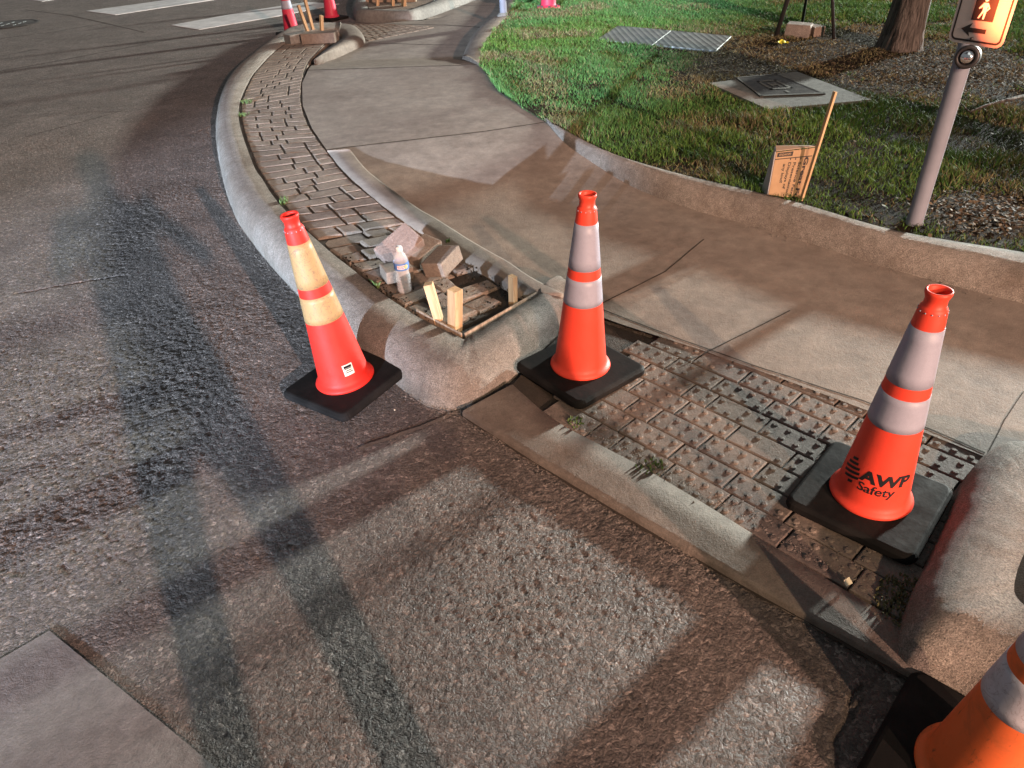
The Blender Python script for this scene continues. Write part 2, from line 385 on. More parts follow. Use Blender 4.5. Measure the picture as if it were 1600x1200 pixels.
def strip(name, pts, width, mat_, dz=.004, zf=None, wob=.25, n=60, parent=None):
    pts = resample(pts, n); v = []; f = []
    for i, p in enumerate(pts):
        d = (pts[min(i + 1, n - 1)] - pts[max(i - 1, 0)]); nn = Vector((-d.y, d.x, 0)).normalized()
        wv = width * .5 * (1 + wob * 2 * noise.noise(Vector((i * .9, p.x * 5, 3)))); off = nn * width * wob * 1.5 * noise.noise(Vector((p.x * 9, p.y * 9, 1)))
        z = (zf(p.x, p.y) if zf else p.z) + dz
        for s in (-1, 1):
            q = p + nn * wv * s + off; v.append((q.x, q.y, z))
    for i in range(n - 1): f.append((2 * i, 2 * i + 1, 2 * i + 3, 2 * i + 2))
    return mesh(name, v, f, mat_, parent)
def seam(pp, width=.008, zf=zwalk, z=.04, dz=.0015, name='joint', n=60, wob=.25):
    return tag(strip(name, W(*pp, z=z), width, M['seam'], dz, zf, wob, n), kind='structure')
seam([(511, 234), (640, 219), (760, 205), (858, 190)], .014, z=.14, dz=.0015)
seam([(479, 110), (600, 106), (748, 101)], .018, z=.14, dz=.0015)
seam([(575, 64), (660, 67), (740, 68)], .018, z=.06, dz=.0015)
seam([(610, 36), (700, 38), (772, 43)], .03, z=.05, dz=.0015)
seam([(700, 8), (790, 7)], .02, z=.05, dz=.0015)
seam([(940, 470), (1040, 420), (1100, 370)], .006, zf=zwalk, z=.05)
seam([(1070, 566), (1235, 484)], .005, zf=zwalk, z=.04)
seam([(935, 480), (1060, 528), (1200, 577), (1350, 625), (1540, 706)], .008, zf=zwalk, z=.04, dz=.0015)
seam([(1600, 610), (1570, 655), (1545, 705)], .003, zf=zwalk, z=.04)

# ------------------------------------------------------------------ curbs
PROF = [(0, -.12), (0.015, 0.1), (.05, .38), (.11, .60), (.20, .77), (.32, .89), (.46, .96), (.64, .995), (1, 1), (1.0, -.1)]
PROF2 = [(0, -.1), (0.01, 0.05), (.03, .35), (.07, .62), (.14, .82), (.24, .94), (.38, .99), (.6, 1.0), (1, 1), (1.0, -.1)]
def curb(name, B, T, n, mat_, prof=PROF, amp=.003):
    B = resample(B, n); T = resample(T, n); v = []; f = []; m = len(prof)
    for b, t_ in zip(B, T):
        for s, h in prof:
            x = b.x + (t_.x - b.x) * s; y = b.y + (t_.y - b.y) * s; z = b.z + (t_.z - b.z) * h
            if 0.03 < s < .99:
                k = amp * (nz(x, y, 14, 1) + .6 * nz(x, y, 40, 2)); z += k; x += k; y += k * .5
            v.append((x, y, z))
    for i in range(n - 1):
        for k in range(m - 1): f.append((i * m + k, i * m + k + 1, (i + 1) * m + k + 1, (i + 1) * m + k))
    for i in (0, n - 1): f.append(tuple(i * m + k for k in range(m)))
    o = mesh(name, v, f, mat_, None, True); return o
B0 = [(535, 44), (480, 46), (452, 54), (425, 72), (400, 91), (370, 117), (350, 150), (339, 195), (340, 240), (352, 297), (362, 325), (375, 352), (412, 402), (450, 445), (500, 497), (567, 562), (600, 585), (635, 612), (655, 626)]
B1 = [(668, 634), (684, 638), (703, 640), (722, 638), (740, 632), (762, 621), (800, 594), (840, 558), (874, 528), (888, 514), (896, 500), (900, 484), (894, 468), (884, 458)]
T0 = [(530, 50), (484, 54), (450, 64), (425, 82), (397, 112), (385, 132), (375, 155), (372, 178), (378, 208), (397, 260), (410, 280), (425, 304), (450, 333), (512, 390), (550, 420), (600, 460), (650, 493), (680, 508), (700, 518)]
T1 = [(715, 525), (720, 528), (725, 530), (730, 527), (736, 523), (750, 515), (775, 499), (800, 484), (826, 469), (832, 465), (836, 462), (839, 459), (841, 456), (842, 452)]
Bw = smoothline(W(*B0, z=0), 120) + smoothline(W(*B1, z=.005), 40)
Tw = smoothline(W(*T0, z=.15), 120) + smoothline(W(*T1, z=.15), 40)
def curb_pairs(name, Bp, Tp, mat_, prof=PROF, amp=.003):
    v = []; f = []; m = len(prof); n = len(Bp)
    for b, t_ in zip(Bp, Tp):
        for s, h in prof:
            x = b.x + (t_.x - b.x) * s; y = b.y + (t_.y - b.y) * s; z = b.z + (t_.z - b.z) * h
            if 0.03 < s < .99:
                k = amp * (nz(x, y, 14, 1) + .6 * nz(x, y, 40, 2)); z += k; x += k; y += k * .5
            v.append((x, y, z))
    for i in range(n - 1):
        for k in range(m - 1): f.append((i * m + k, i * m + k + 1, (i + 1) * m + k + 1, (i + 1) * m + k))
    for i in (0, n - 1): f.append(tuple(i * m + k for k in range(m)))
    return mesh(name, v, f, mat_, None, True)
def pline(pp, z, n, close=False):
    """piecewise sampling with the same number of samples per span so paired lists stay paired"""
    pts = W(*pp, z=z); P_ = [pts[0] * 2 - pts[1]] + pts + [pts[-1] * 2 - pts[-2]]; out = []
    for i in range(1, len(P_) - 2):
        a, b, c, d = P_[i - 1:i + 3]
        for k in range(n):
            t = k / n
            out.append(0.5 * ((2 * b) + (c - a) * t + (2 * a - 5 * b + 4 * c - d) * t * t + (3 * b - a - 3 * c + d) * t ** 3))
    out.append(pts[-1]); return out
NS = 6
island = curb_pairs('curb', pline(B0 + B1, 0, NS), pline(T0 + T1, .15, NS), M['curb'], PROF, .004)
tag(island, kind='structure')
# flared end of the inner border at the far end of the island
fl = curb_pairs('curb', pline([(535, 44), (556, 47), (570, 60), (568, 72), (545, 84), (512, 99)], .03, NS), pline([(530, 50), (536, 54), (534, 60), (524, 68), (508, 78), (490, 94)], .15, NS), M['gutter'], PROF)
tag(fl, kind='structure')
# inner border band between bricks and ramp
LB = [(511, 235), (537, 266), (575, 301), (612, 330), (640, 350), (681, 374), (716, 400), (758, 422), (790, 444), (832, 465)]
RB = [(548, 233), (572, 262), (600, 285), (650, 321), (676, 336), (705, 354), (747, 380), (791, 405), (834, 433), (882, 458)]
LBw = pline(LB, .147, NS); RBw = pline(RB, .15, NS)
v = []; f = []
pr = [(0, -.1, 0), (0, .147, 0), (.5, .149, 0), (.88, .15, 0), (.97, .146, 0), (1, .135, 0), (1.05, .03, 0)]
for a, b in zip(LBw, RBw):
    for s, z, _ in pr:
        q = a.lerp(b, s); zz = z
        v.append((q.x, q.y, zz + (.003 * nz(q.x, q.y, 8) if 0 < s < 1 else 0)))
m_ = len(pr)
for i in range(len(LBw) - 1):
    for k in range(m_ - 1): f.append((i * m_ + k, i * m_ + k + 1, (i + 1) * m_ + k + 1, (i + 1) * m_ + k))
for i in (0, len(LBw) - 1): f.append(tuple(i * m_ + k for k in range(m_)))
tag(mesh('curb', v, f, M['walk'], None, True), kind='structure')
# lawn curb
FT = [(850, 206), (880, 236), (930, 262), (1000, 294), (1080, 323), (1160, 345), (1250, 371), (1400, 418), (1600, 470)]
TT = [(862, 192), (905, 215), (950, 237), (1010, 257), (1080, 276), (1170, 297), (1260, 320), (1400, 360), (1600, 394)]
def lift(pts): return [Vector((p.x, p.y, zwalk(p.x, p.y))) for p in pts]
Fw = pline(FT, .05, NS); Fw = lift(Fw); Twl = pline(TT, .165, NS)
ex = (Twl[-1] - Twl[-8]).normalized()
Fw.append(Fw[-1] + ex * 7); Twl.append(Twl[-1] + ex * 7)
lc = curb_pairs('curb', Fw, Twl, M['curb'], [(0, -.1), (.02, .1), (.10, .42), (.2, .68), (.32, .85), (.45, .94), (.6, .985), (.8, 1), (1, 1), (1, -.3)], .005); tag(lc, kind='structure')
# far lawn curb (around the far ramp)
FF = [(722, 97), (727, 80), (738, 60), (755, 42), (772, 30), (784, 20), (790, 8)]
TF = [(748, 99), (752, 82), (760, 62), (772, 46), (785, 32), (795, 22), (802, 8)]
Fw2 = lift(pline(FF, .06, NS)); Tw2 = pline(TF, .165, NS)
Fw2.append(Fw2[-1] + (Fw2[-1] - Fw2[-7]) * 6); Tw2.append(Tw2[-1] + (Tw2[-1] - Tw2[-7]) * 6)
tag(curb_pairs('curb', Fw2, Tw2, M['gutter'], PROF, .004), kind='structure')
# right island curb
BR = [(1800, 760), (1680, 735), (1610, 717), (1570, 710), (1540, 716), (1512, 740), (1490, 775), (1468, 830), (1440, 890), (1415, 940), (1398, 990), (1398, 1025), (1415, 1048), (1455, 1066), (1510, 1088), (1570, 1128), (1660, 1190), (1800, 1300)]
TRr = [(1820, 800), (1720, 775), (1680, 765), (1660, 765), (1645, 770), (1635, 785), (1628, 805), (1615, 835), (1600, 865), (1590, 890), (1585, 912), (1585, 925), (1590, 935), (1600, 945), (1625, 965), (1680, 1005), (1760, 1060), (1880, 1140)]
rc = curb_pairs('curb', pline(BR, .01, NS), pline(TRr, .15, NS), M['curb'], PROF, .005); tag(rc, kind='structure')
rf = W(*TRr, z=.13)
tag(mesh('planting_strip', [tuple(p) for p in rf] + [(5, 1.0, .13)], [tuple(range(len(rf))) + (len(rf),)], M['soil']), kind='structure')

# far island beyond the second ramp
FB = [(640, 0), (566, -22), (551, 12), (552, 24), (558, 32), (600, 35), (640, 36), (662, 30), (690, 21), (745, 0)]
FTp = [(660, -8), (590, -25), (574, 4), (574, 10), (578, 14), (604, 15), (635, 15), (648, 12), (672, 3), (715, -18)]
fi = curb_pairs('curb', pline(FB, .01, NS), pline(FTp, .16, NS), M['pad'], PROF, .004); tag(fi, kind='structure')
q = W(*FTp, z=.15)
tag(mesh('planting_strip', [tuple(p) for p in q], [tuple(range(len(q)))], M['brick']), kind='structure')

# ------------------------------------------------------------------ brick strip
pT = [(450, 64), (425, 82), (397, 112), (385, 132), (374, 158), (373, 178), (378, 208), (397, 260), (425, 304), (450, 333), (475, 360), (512, 390), (550, 420), (600, 460), (650, 493), (722, 527)]
pL = [(516, 62), (500, 77), (484, 95), (476, 115), (472, 140), (474, 168), (488, 202), (518, 243), (549, 280), (590, 312), (620, 338), (655, 360), (695, 388), (742, 414), (784, 440), (832, 463)]
SA = pline(pT, .14, 8); SB = pline(pL, .14, 8)
# arc length down the middle
mid = [(a + b) / 2 for a, b in zip(SA, SB)]; LL = [0]
for a, b in zip(mid, mid[1:]): LL.append(LL[-1] + (b - a).length)
def at_strip(u, v_):
    k = 0
    u = min(max(u, 0), LL[-1] - 1e-5)
    lo, hi = 0, len(LL) - 1
    while hi - lo > 1:
        mm = (lo + hi) // 2
        if LL[mm] <= u: lo = mm
        else: hi = mm
    t = (u - LL[lo]) / max(LL[lo + 1] - LL[lo], 1e-9)
    a = SA[lo].lerp(SA[lo + 1], t); b = SB[lo].lerp(SB[lo + 1], t); return a.lerp(b, v_)
grid_patch('joint_bed', [at_strip(LL[-1] * i / 80, 0) - Vector((0, 0, .016)) for i in range(81)], [at_strip(LL[-1] * i / 80, 1) - Vector((0, 0, .016)) for i in range(81)], 10, M['sand'], lambda x, y: .1365 - .024 * math.exp(-(math.hypot(x + .15, y - 2.45) / 1.32) ** 8), .0012)
def brick_into(V, F, quad, z, gap=.005, th=.05, bev=.006, tilt=(0, 0, 0), nsub=3, rag=.0035):
    c = sum(quad, Vector((0, 0, 0))) / 4
    rm = R3(*tilt)
    def shrink(g):
        out = []
        for i in range(4):
            p, a, b = quad[i], (quad[i - 1] - quad[i]).normalized(), (quad[(i + 1) % 4] - quad[i]).normalized()
            sn = max(abs(a.x * b.y - a.y * b.x), .3); out.append(p + (a + b) * g / sn)
        return out
    base = len(V)
    rings = [shrink(gap), shrink(gap * 1.02), shrink(gap + bev)]
    zs = [z - th, z - bev * .8, z]
    for r, zz in zip(rings, zs):
        r2 = []
        for i in range(4):                     # subdivide each side for slightly ragged edges
            a, b = r[i], r[(i + 1) % 4]
            for k in range(nsub):
                p = a.lerp(b, k / nsub)
                p = Vector((p.x, p.y, zz))
                if zz > z - th + .001:
                    p += Vector((nz(p.x, p.y, 60, 1), nz(p.x, p.y, 60, 2), nz(p.x, p.y, 30, 3))) * rag
                p = rm @ (p - Vector((c.x, c.y, z))) + Vector((c.x, c.y, z)); r2.append(p)
        for p in r2: V.append(tuple(p))
    n = 4 * nsub
    for k in range(2):
        for i in range(n): F.append((base + k * n + i, base + k * n + (i + 1) % n, base + (k + 1) * n + (i + 1) % n, base + (k + 1) * n + i))
    F.append(tuple(base + 2 * n + i for i in range(n)))
V = []; F = []
u = 0.0; TL = LL[-1]
pats = [[1, 2, 1.5], [1.6, 1, 1.9], [2, 1, 1.5], [1, 1, 2.5], [1.5, 2.0, 1.0], [2.2, 1.3, 1.0]]
pi_ = 0
rows_u = []
while u < TL - .03:
    d = .122 if u < TL - .8 else .125
    rows_u.append((u, min(u + d, TL))); u += d
for ri, (u0, u1) in enumerate(rows_u):
    pat = pats[(ri * 5 + rnd.randrange(3)) % len(pats)][:]; rnd.shuffle(pat); s = sum(pat); v0 = .035
    left = TL - u0
    for w_ in pat:
        v1 = v0 + w_ / s * .95
        um = TL - (u0 + u1) / 2
        skip = um < .07 or (um < .46 and v0 > .66 and um > .10)
        if not skip:
            z = .141 + rnd.uniform(-.002, .002); tl = (0, 0, 0)
            if um < 1.25: z += rnd.uniform(-.016, .004); tl = (rnd.uniform(-.07, .07), rnd.uniform(-.07, .07), rnd.uniform(-.07, .07))
            wv = .003
            quad = [at_strip(u0, v0), at_strip(u1, v0), at_strip(u1, v1), at_strip(u0, v1)]
            brick_into(V, F, quad, z, .0045 if um > 1.25 else .0065, bev=.008, tilt=tl)
        v0 = v1
tag(mesh('brick_paving', V, F, M['brick']), kind='structure')
# far brick area across second ramp
V = []; F = []
a, b, c_, d_ = P(575, 62, .06), P(520, 40, .02), P(600, 36, .05), P(690, 40, .05)
for i in range(7):
    for j in range(9):
        def q_(s, t): return (a.lerp(b, t)).lerp(d_.lerp(c_, t), s)
        o_ = .5 if i % 2 else 0
        s0, s1 = (j + o_ * .999) / 10, (j + 1 + o_ * .999) / 10; t0, t1 = i / 7, (i + 1) / 7
        qd = [q_(s0, t0), q_(s1, t0), q_(s1, t1), q_(s0, t1)]
        cc = sum(qd, Vector()) / 4
        brick_into(V, F, qd, max(zwalk(cc.x, cc.y), .03) + .008, .006)
tag(mesh('brick_paving', V, F, M['brick']), kind='structure')

# ------------------------------------------------------------------ gutter apron and tactile pavers
G = W((800, 600), (845, 640), (884, 667), (1000, 727), (1100, 786), (1200, 848), (1310, 915), (1480, 1015), z=.035)
LPp = W((722, 641), (760, 665), (837, 714), (950, 781), (1056, 843), (1161, 904), (1290, 975), (1450, 1063), z=.03)
gl = resample(LPp, 60); gg = resample(G, 60)
v = []; f = []
for a, b in zip(gl, gg):
    wob = .0015 * nz(a.x, a.y, 12)
    for s, z in ((-.01, -.02), (0, .020), (.02, .0255), (.12, .027), (.5, .030), (1, .034), (1, -.02)):
        q = a.lerp(b, s); v.append((q.x + wob, q.y, z + (.0015 * nz(q.x, q.y, 10) if 0 < s < 1 else 0)))
for i in range(59):
    for k in range(6): f.append((i * 7 + k, i * 7 + k + 1, (i + 1) * 7 + k + 1, (i + 1) * 7 + k))
tag(mesh('gutter', v, f, M['gutter'], None, True), kind='structure')
tag(strip('joint', LPp, .014, M['seam'], -.026, None, .5, 90), kind='structure')
# bed under the tactile field
S1 = W((905, 487), (950, 503), (1100, 552), (1250, 606), (1400, 661), (1560, 722), z=.03)
G1 = W((760, 640), (845, 650), (882, 668), (1000, 727), (1100, 786), (1200, 848), (1440, 1000), z=.03)
grid_patch('joint_bed', resample(S1, 30), resample(G1, 30), 12, M['sand'], lambda x, y: .019, .003)
o0 = P(893, 672, .03); e1 = (P(1390, 958, .03) - o0).normalized(); e2 = Vector((-e1.y, e1.x, 0))
V = []; F = []
def poly_in(p, poly):
    r = False; n = len(poly)
    for i in range(n):
        a, b = poly[i], poly[(i + 1) % n]
        if (a.y > p.y) != (b.y > p.y) and p.x < (b.x - a.x) * (p.y - a.y) / (b.y - a.y) + a.x: r = not r
    return r
field = W((893, 478), (950, 496), (1100, 545), (1250, 598), (1400, 652), (1550, 706), (1480, 790), (1440, 880), (1392, 960), (1200, 846), (1100, 784), (1000, 724), (884, 664), (905, 625), (880, 575), z=.03)
RW = .105
def dome(V, F, c, zt, r=.0125, h=.0075, rot=None):
    base = len(V); n = 10
    for rr, hh in ((1, 0), (.85, .6), (.55, 1)):
        for i in range(n):
            a = 2 * math.pi * i / n; p = Vector((c.x + r * rr * math.cos(a), c.y + r * rr * math.sin(a), zt + h * hh)); V.append(tuple(p))
    for k in range(2):
        for i in range(n): F.append((base + k * n + i, base + k * n + (i + 1) % n, base + (k + 1) * n + (i + 1) % n, base + (k + 1) * n + i))
    F.append(tuple(base + 2 * n + i for i in range(n)))
for r in range(8):
    t = -.02; x = -.12 - (.07 if r % 2 else 0) - rnd.uniform(0, .05)
    while x < 1.6:
        ln_ = rnd.choice([.208, .208, .208, .104])
        qd = [o0 + e1 * xx + e2 * yy for xx, yy in ((x, r * RW), (x + ln_, r * RW), (x + ln_, (r + 1) * RW), (x, (r + 1) * RW))]
        cc = sum(qd, Vector()) / 4
        if any(poly_in(q_, field) for q_ in qd):
            z = .0300 + rnd.uniform(-.0015, .0015); tl = (rnd.uniform(-.006, .006), rnd.uniform(-.006, .006), 0)
            brick_into(V, F, qd, z, .003, .04, .004, tl, 3, .0012)
            nd = 4 if ln_ > .15 else 2
            worn = rnd.random() < .12
            for i in range(nd):
                for j in range(2):
                    if worn and rnd.random() < .5: continue
                    c = o0 + e1 * (x + (i + .5) * .052) + e2 * ((r + .25 + .5 * j) * RW)
                    if not poly_in(c, field): continue
                    rm = R3(*tl) @ Vector((c.x - cc.x, c.y - cc.y, 0))
                    dome(V, F, Vector((cc.x + rm.x, cc.y + rm.y, 0)), z + rm.z - .0010, rnd.uniform(.0105, .0125), rnd.uniform(.0045, .006))
        x += ln_
tag(mesh('tactile_paving', V, F, M['tactile']), kind='structure')

# ------------------------------------------------------------------ road markings, cracks, manhole
def poly(name, pp, mat_, z=.006):
    pts = W(*pp, z=z); return tag(mesh(name, [tuple(p) for p in pts], [tuple(range(len(pts)))], mat_), kind='structure')
def slab(name, pp, mat_, z, th=.004, rag=.004):
    pts = W(*pp, z=z); n = len(pts); out = []
    for i in range(n):
        a, b = pts[i], pts[(i + 1) % n]; k = max(2, int((b - a).length / .03)); k = min(k, 60)
        for j in range(k):
            p = a.lerp(b, j / k); out.append(p + Vector((nz(p.x, p.y, 25), nz(p.x, p.y, 25, 5), 0)) * rag)
    n = len(out)
    v = [(p.x, p.y, z) for p in out] + [(p.x, p.y, z - th) for p in out]
    f = [tuple(range(n))] + [(i, (i + 1) % n, n + (i + 1) % n, n + i) for i in range(n)]
    return mesh(name, v, f, mat_)
tag(slab('crosswalk_stripe', [(-260, 1180), (77, 985), (345, 1205), (150, 1500)], M['marking'], -.0005, .02, .0012), kind='structure')
tag(slab('crosswalk_stripe', [(135, 17), (180, 23), (330, 0), (420, -14), (360, -14)], M['white_marking'], .002, .01), kind='structure')
tag(slab('crosswalk_stripe', [(268, 39), (311, 46), (445, 23), (530, 6), (480, 3), (400, 15)], M['white_marking'], .002, .01), kind='structure')
tag(slab('crosswalk_stripe', [(45, -1), (66, 2), (190, -16), (150, -18)], M['white_marking'], .002, .01), kind='structure')
def crack(pp, width, n=70, wob=.8, name='crack'): return seam(pp, width, zroad, 0, .0015, name, n, wob)
crack([(-60, 122), (0, 111), (100, 93), (250, 64), (400, 38), (520, 20)], .022, wob=.3)
crack([(-60, 68), (0, 60), (80, 50), (165, 36)], .02, wob=.3)
crack([(40, 15), (110, 24), (165, 36), (225, 50)], .02, wob=.3)
crack([(-40, 92), (0, 87), (60, 76)], .015, wob=.4)
crack([(40, 213), (120, 192), (190, 173)], .010, wob=.5)
crack([(250, 158), (300, 148)], .008, wob=.5)
lip = strip('joint', W((560, 700), (640, 672), (700, 648), (722, 640), z=.0), .018, M['gutter'], .0025, zroad, .3, 60); tag(lip, kind='structure')
mh = P(12, 39)
t_ = empty('manhole', (mh.x, mh.y, .0), 0, 'round dark iron manhole cover in the far road surface', 'manhole cover')
lathe('cover', [(0.001, .014), (.40, .014), (.41, .010)], M['iron'], t_, 40)
lathe('frame', [(.415, .006), (.42, .014), (.47, .014), (.48, .004)], M['iron'], t_, 40)
for i in range(-1, 2):
    for j in range(-1, 2): box('pick_hole', (.03, .09, .004), M['plate_steel'], t_, (i * .2, j * .16, .0163))

# ------------------------------------------------------------------ lawn
TH = [(1600, 394), (1400, 360), (1260, 320), (1170, 297), (1080, 276), (1010, 257), (950, 237), (905, 215), (862, 192), (820, 168), (778, 140), (757, 110), (748, 99), (752, 82), (760, 62), (772, 46), (785, 32), (795, 22), (802, 8)]
edge = W(*TH, z=.16)
edge = [edge[0] + ex * 7] + edge + [edge[-1] + (edge[-1] - edge[-2]).normalized() * 14]
far = [Vector((edge[-1].x + 16, edge[-1].y + 8, .16)), Vector((edge[0].x + 18, edge[0].y + 6, .16))]
lawn_poly = edge + far
def zlawn(x, y): return .150 + .012 * nz(x, y, 1.2, 4) + .006 * nz(x, y, 4, 5)
bm = bmesh.new()
# dirt sheet as a fine grid clipped by polygon test
gx0, gx1, gy0, gy1 = -1.5, 16, -4, 26
st = .12; nx = int((gx1 - gx0) / st); ny = int((gy1 - gy0) / st); vid = {}; v = []; f = []
inside = [[poly_in(Vector((gx0 + i * st, gy0 + j * st, 0)), lawn_poly) for i in range(nx + 1)] for j in range(ny + 1)]
bm.free()
def gv(i, j):
    if (i, j) not in vid: x, y = gx0 + i * st, gy0 + j * st; vid[(i, j)] = len(v); v.append((x, y, zlawn(x, y)))
    return vid[(i, j)]
for j in range(ny):
    for i in range(nx):
        if inside[j][i] and inside[j][i + 1] and inside[j + 1][i] and inside[j + 1][i + 1]:
            f.append((gv(i, j), gv(i + 1, j), gv(i + 1, j + 1), gv(i, j + 1)))
tag(mesh('lawn_soil', v, f, M['soil'], None, True), kind='structure')
# margin strip joining the grid to the curb line
ed = resample(edge, 160); ei = []
for i, p in enumerate(ed):
    d = (ed[min(i + 1, 159)] - ed[max(i - 1, 0)]).normalized(); n_ = Vector((d.y, -d.x, 0)); q = p + n_ * .30; ei.append(Vector((q.x, q.y, zlawn(q.x, q.y) - .004)))
grid_patch('lawn_soil', [Vector((p.x, p.y, .152)) for p in ed], ei, 4, M['soil'])

pad_poly = W((1108, 130), (1200, 171), (1362, 156), (1245, 112), z=.17)
plate_poly = W((932, 62), (965, 40), (1143, 56), (1118, 79), z=.165)
brown = [(P(1300, 80, .16), 1.3), (P(1190, 98, .16), .8), (P(1440, 105, .16), 1.0), (P(1560, 335, .16), .28), (P(1520, 110, .16), .6)]
nrg = np.random.default_rng(3)
N = 560000
# distance-weighted sampling inside the lawn
yy = 2.0 + nrg.power(.75, N * 3) * 15; xx = -.6 + nrg.random(N * 3) * 12
pol = np.array([(p.x, p.y) for p in lawn_poly]); ins = np.zeros(len(xx), bool)
for i in range(len(pol)):
    a = pol[i]; b = pol[(i + 1) % len(pol)]
    cnd = ((a[1] > yy) != (b[1] > yy)) & (xx < (b[0] - a[0]) * (yy - a[1]) / ((b[1] - a[1]) + 1e-12) + a[0]); ins ^= cnd
def inp(poly_, x, y):
    r = np.zeros(len(x), bool); q = [(p.x, p.y) for p in poly_]
    for i in range(len(q)):
        a, b = q[i], q[(i + 1) % len(q)]
        r ^= ((a[1] > y) != (b[1] > y)) & (x < (b[0] - a[0]) * (y - a[1]) / ((b[1] - a[1]) + 1e-12) + a[0])
    return r
# skip what lies right of any view the photo allows
keep = ins & ~inp(pad_poly, xx, yy) & ~inp(plate_poly, xx, yy) & (xx < 1.9 + .62 * yy)
xx, yy = xx[keep][:N], yy[keep][:N]
def vnoise(x, y, s, seed):
    x = x * s; y = y * s; xi = np.floor(x).astype(int); yi = np.floor(y).astype(int); fx = x - xi; fy = y - yi
    fx = fx * fx * (3 - 2 * fx); fy = fy * fy * (3 - 2 * fy)
    tb = np.random.default_rng(seed).random((256, 256))
    g = lambda a, b: tb[a % 256, b % 256]
    return g(xi, yi) * (1 - fx) * (1 - fy) + g(xi + 1, yi) * fx * (1 - fy) + g(xi, yi + 1) * (1 - fx) * fy + g(xi + 1, yi + 1) * fx * fy
den = .5 * vnoise(xx, yy, 1.6, 1) + .3 * vnoise(xx, yy, 5, 2) + .2 * vnoise(xx, yy, 13, 3)
br = np.zeros(len(xx))
for c, r in brown: br = np.maximum(br, np.exp(-(((xx - c.x) ** 2 + (yy - c.y) ** 2) / r ** 2) ** 1.5))
right = np.clip((xx - .45 * yy + .2 ) / .9, 0, 1) * .08           # the lawn thins towards the right
den2 = den - .62 * br - right * .55
ok = nrg.random(len(xx)) < np.clip((den2 - .14) * 5.0, 0.45, 1)
xx, yy, den, br, den2 = xx[ok], yy[ok], den[ok], br[ok], den2[ok]
n = len(xx)
dist = np.sqrt(xx ** 2 + yy ** 2)
zz = np.array([zlawn(a, b) for a, b in zip(xx, yy)]) - .004
flat = np.clip(br * 1.5 + (den2 < .19) * .8, 0, 1)
ht = (1 - .25 * np.clip(br * 1.5 + (den2 < .19) * .8, 0, 1)) * (.013 + .020 * nrg.random(n) + .028 * np.clip(vnoise(xx, yy, 4, 9) - .45, 0, 1) * 2) * np.clip(.62 + den2, .62, 1.25) * (1 + .03 * np.clip(dist - 5, 0, 6))
wd = (.0012 + .0011 * nrg.random(n)) * np.clip(dist / 4.2, 1, 2.6)
an = nrg.random(n) * 2 * np.pi; lean = nrg.random(n) * (1.4 + 1.6 * flat)
dx, dy = np.cos(an), np.sin(an); la = nrg.random(n) * 2 * np.pi; lx, ly = np.cos(la) * lean * ht, np.sin(la) * lean * ht
vs = np.empty((n, 5, 3))
vs[:, 0] = np.stack([xx - dx * wd, yy - dy * wd, zz], 1); vs[:, 1] = np.stack([xx + dx * wd, yy + dy * wd, zz], 1)
vs[:, 2] = np.stack([xx - dx * wd * .8 + lx * .35, yy - dy * wd * .8 + ly * .35, zz + ht * .6], 1)
vs[:, 3] = np.stack([xx + dx * wd * .8 + lx * .35, yy + dy * wd * .8 + ly * .35, zz + ht * .6], 1)
vs[:, 4] = np.stack([xx + lx, yy + ly, zz + ht], 1)
base = np.arange(n) * 5
loops = np.stack([base, base + 1, base + 3, base + 2, base + 2, base + 3, base + 4], 1).ravel()
me = bpy.data.meshes.new('grass'); me.vertices.add(n * 5); me.vertices.foreach_set('co', vs.ravel())
me.loops.add(n * 7); me.loops.foreach_set('vertex_index', loops.astype(np.int32)); me.polygons.add(n * 2)
ls = np.stack([np.arange(n) * 7, np.arange(n) * 7 + 4], 1).ravel(); me.polygons.foreach_set('loop_start', ls.astype(np.int32))
me.update(calc_edges=True)
g1 = np.array([.065, .17, .03]); g2 = np.array([.15, .27, .06]); g3 = np.array([.30, .29, .14]); g4 = np.array([.15, .115, .07]); g5 = np.array([.08, .23, .08])
k = nrg.random(n)[:, None]; col = g1 * (1 - k) + g2 * k
cool = np.clip((vnoise(xx, yy, .8, 21) - .4) * 3 + (yy - 6) * .15, 0, 1)[:, None]; col = col * (1 - .6 * cool) + g5 * .6 * cool
dryp = np.clip((vnoise(xx, yy, 2.2, 12) - .55) * 2.2, 0, .65) + br * .85 + .08 + (den2 < .19) * .55
isdry = nrg.random(n) < dryp
mixk = nrg.random(n)[:, None]; col[isdry] = (g3 * mixk + g4 * (1 - mixk))[isdry]
col *= ((.26 + .56 * nrg.random(n)) * (1 + .10 * np.clip(yy - 4, 0, 8)))[:, None]  # blades painted brighter with distance, for lamplight on the far lawn
ca = me.color_attributes.new('tone', 'FLOAT_COLOR', 'POINT')
ca.data.foreach_set('color', np.repeat(np.concatenate([col, np.ones((n, 1))], 1), 5, axis=0).astype(np.float32).ravel())
me.materials.append(M['blade'])
go = link(bpy.data.objects.new('grass', me)); tag(go, 'short patchy green lawn grass with dry straw spots beside the curb', 'grass', kind='stuff')

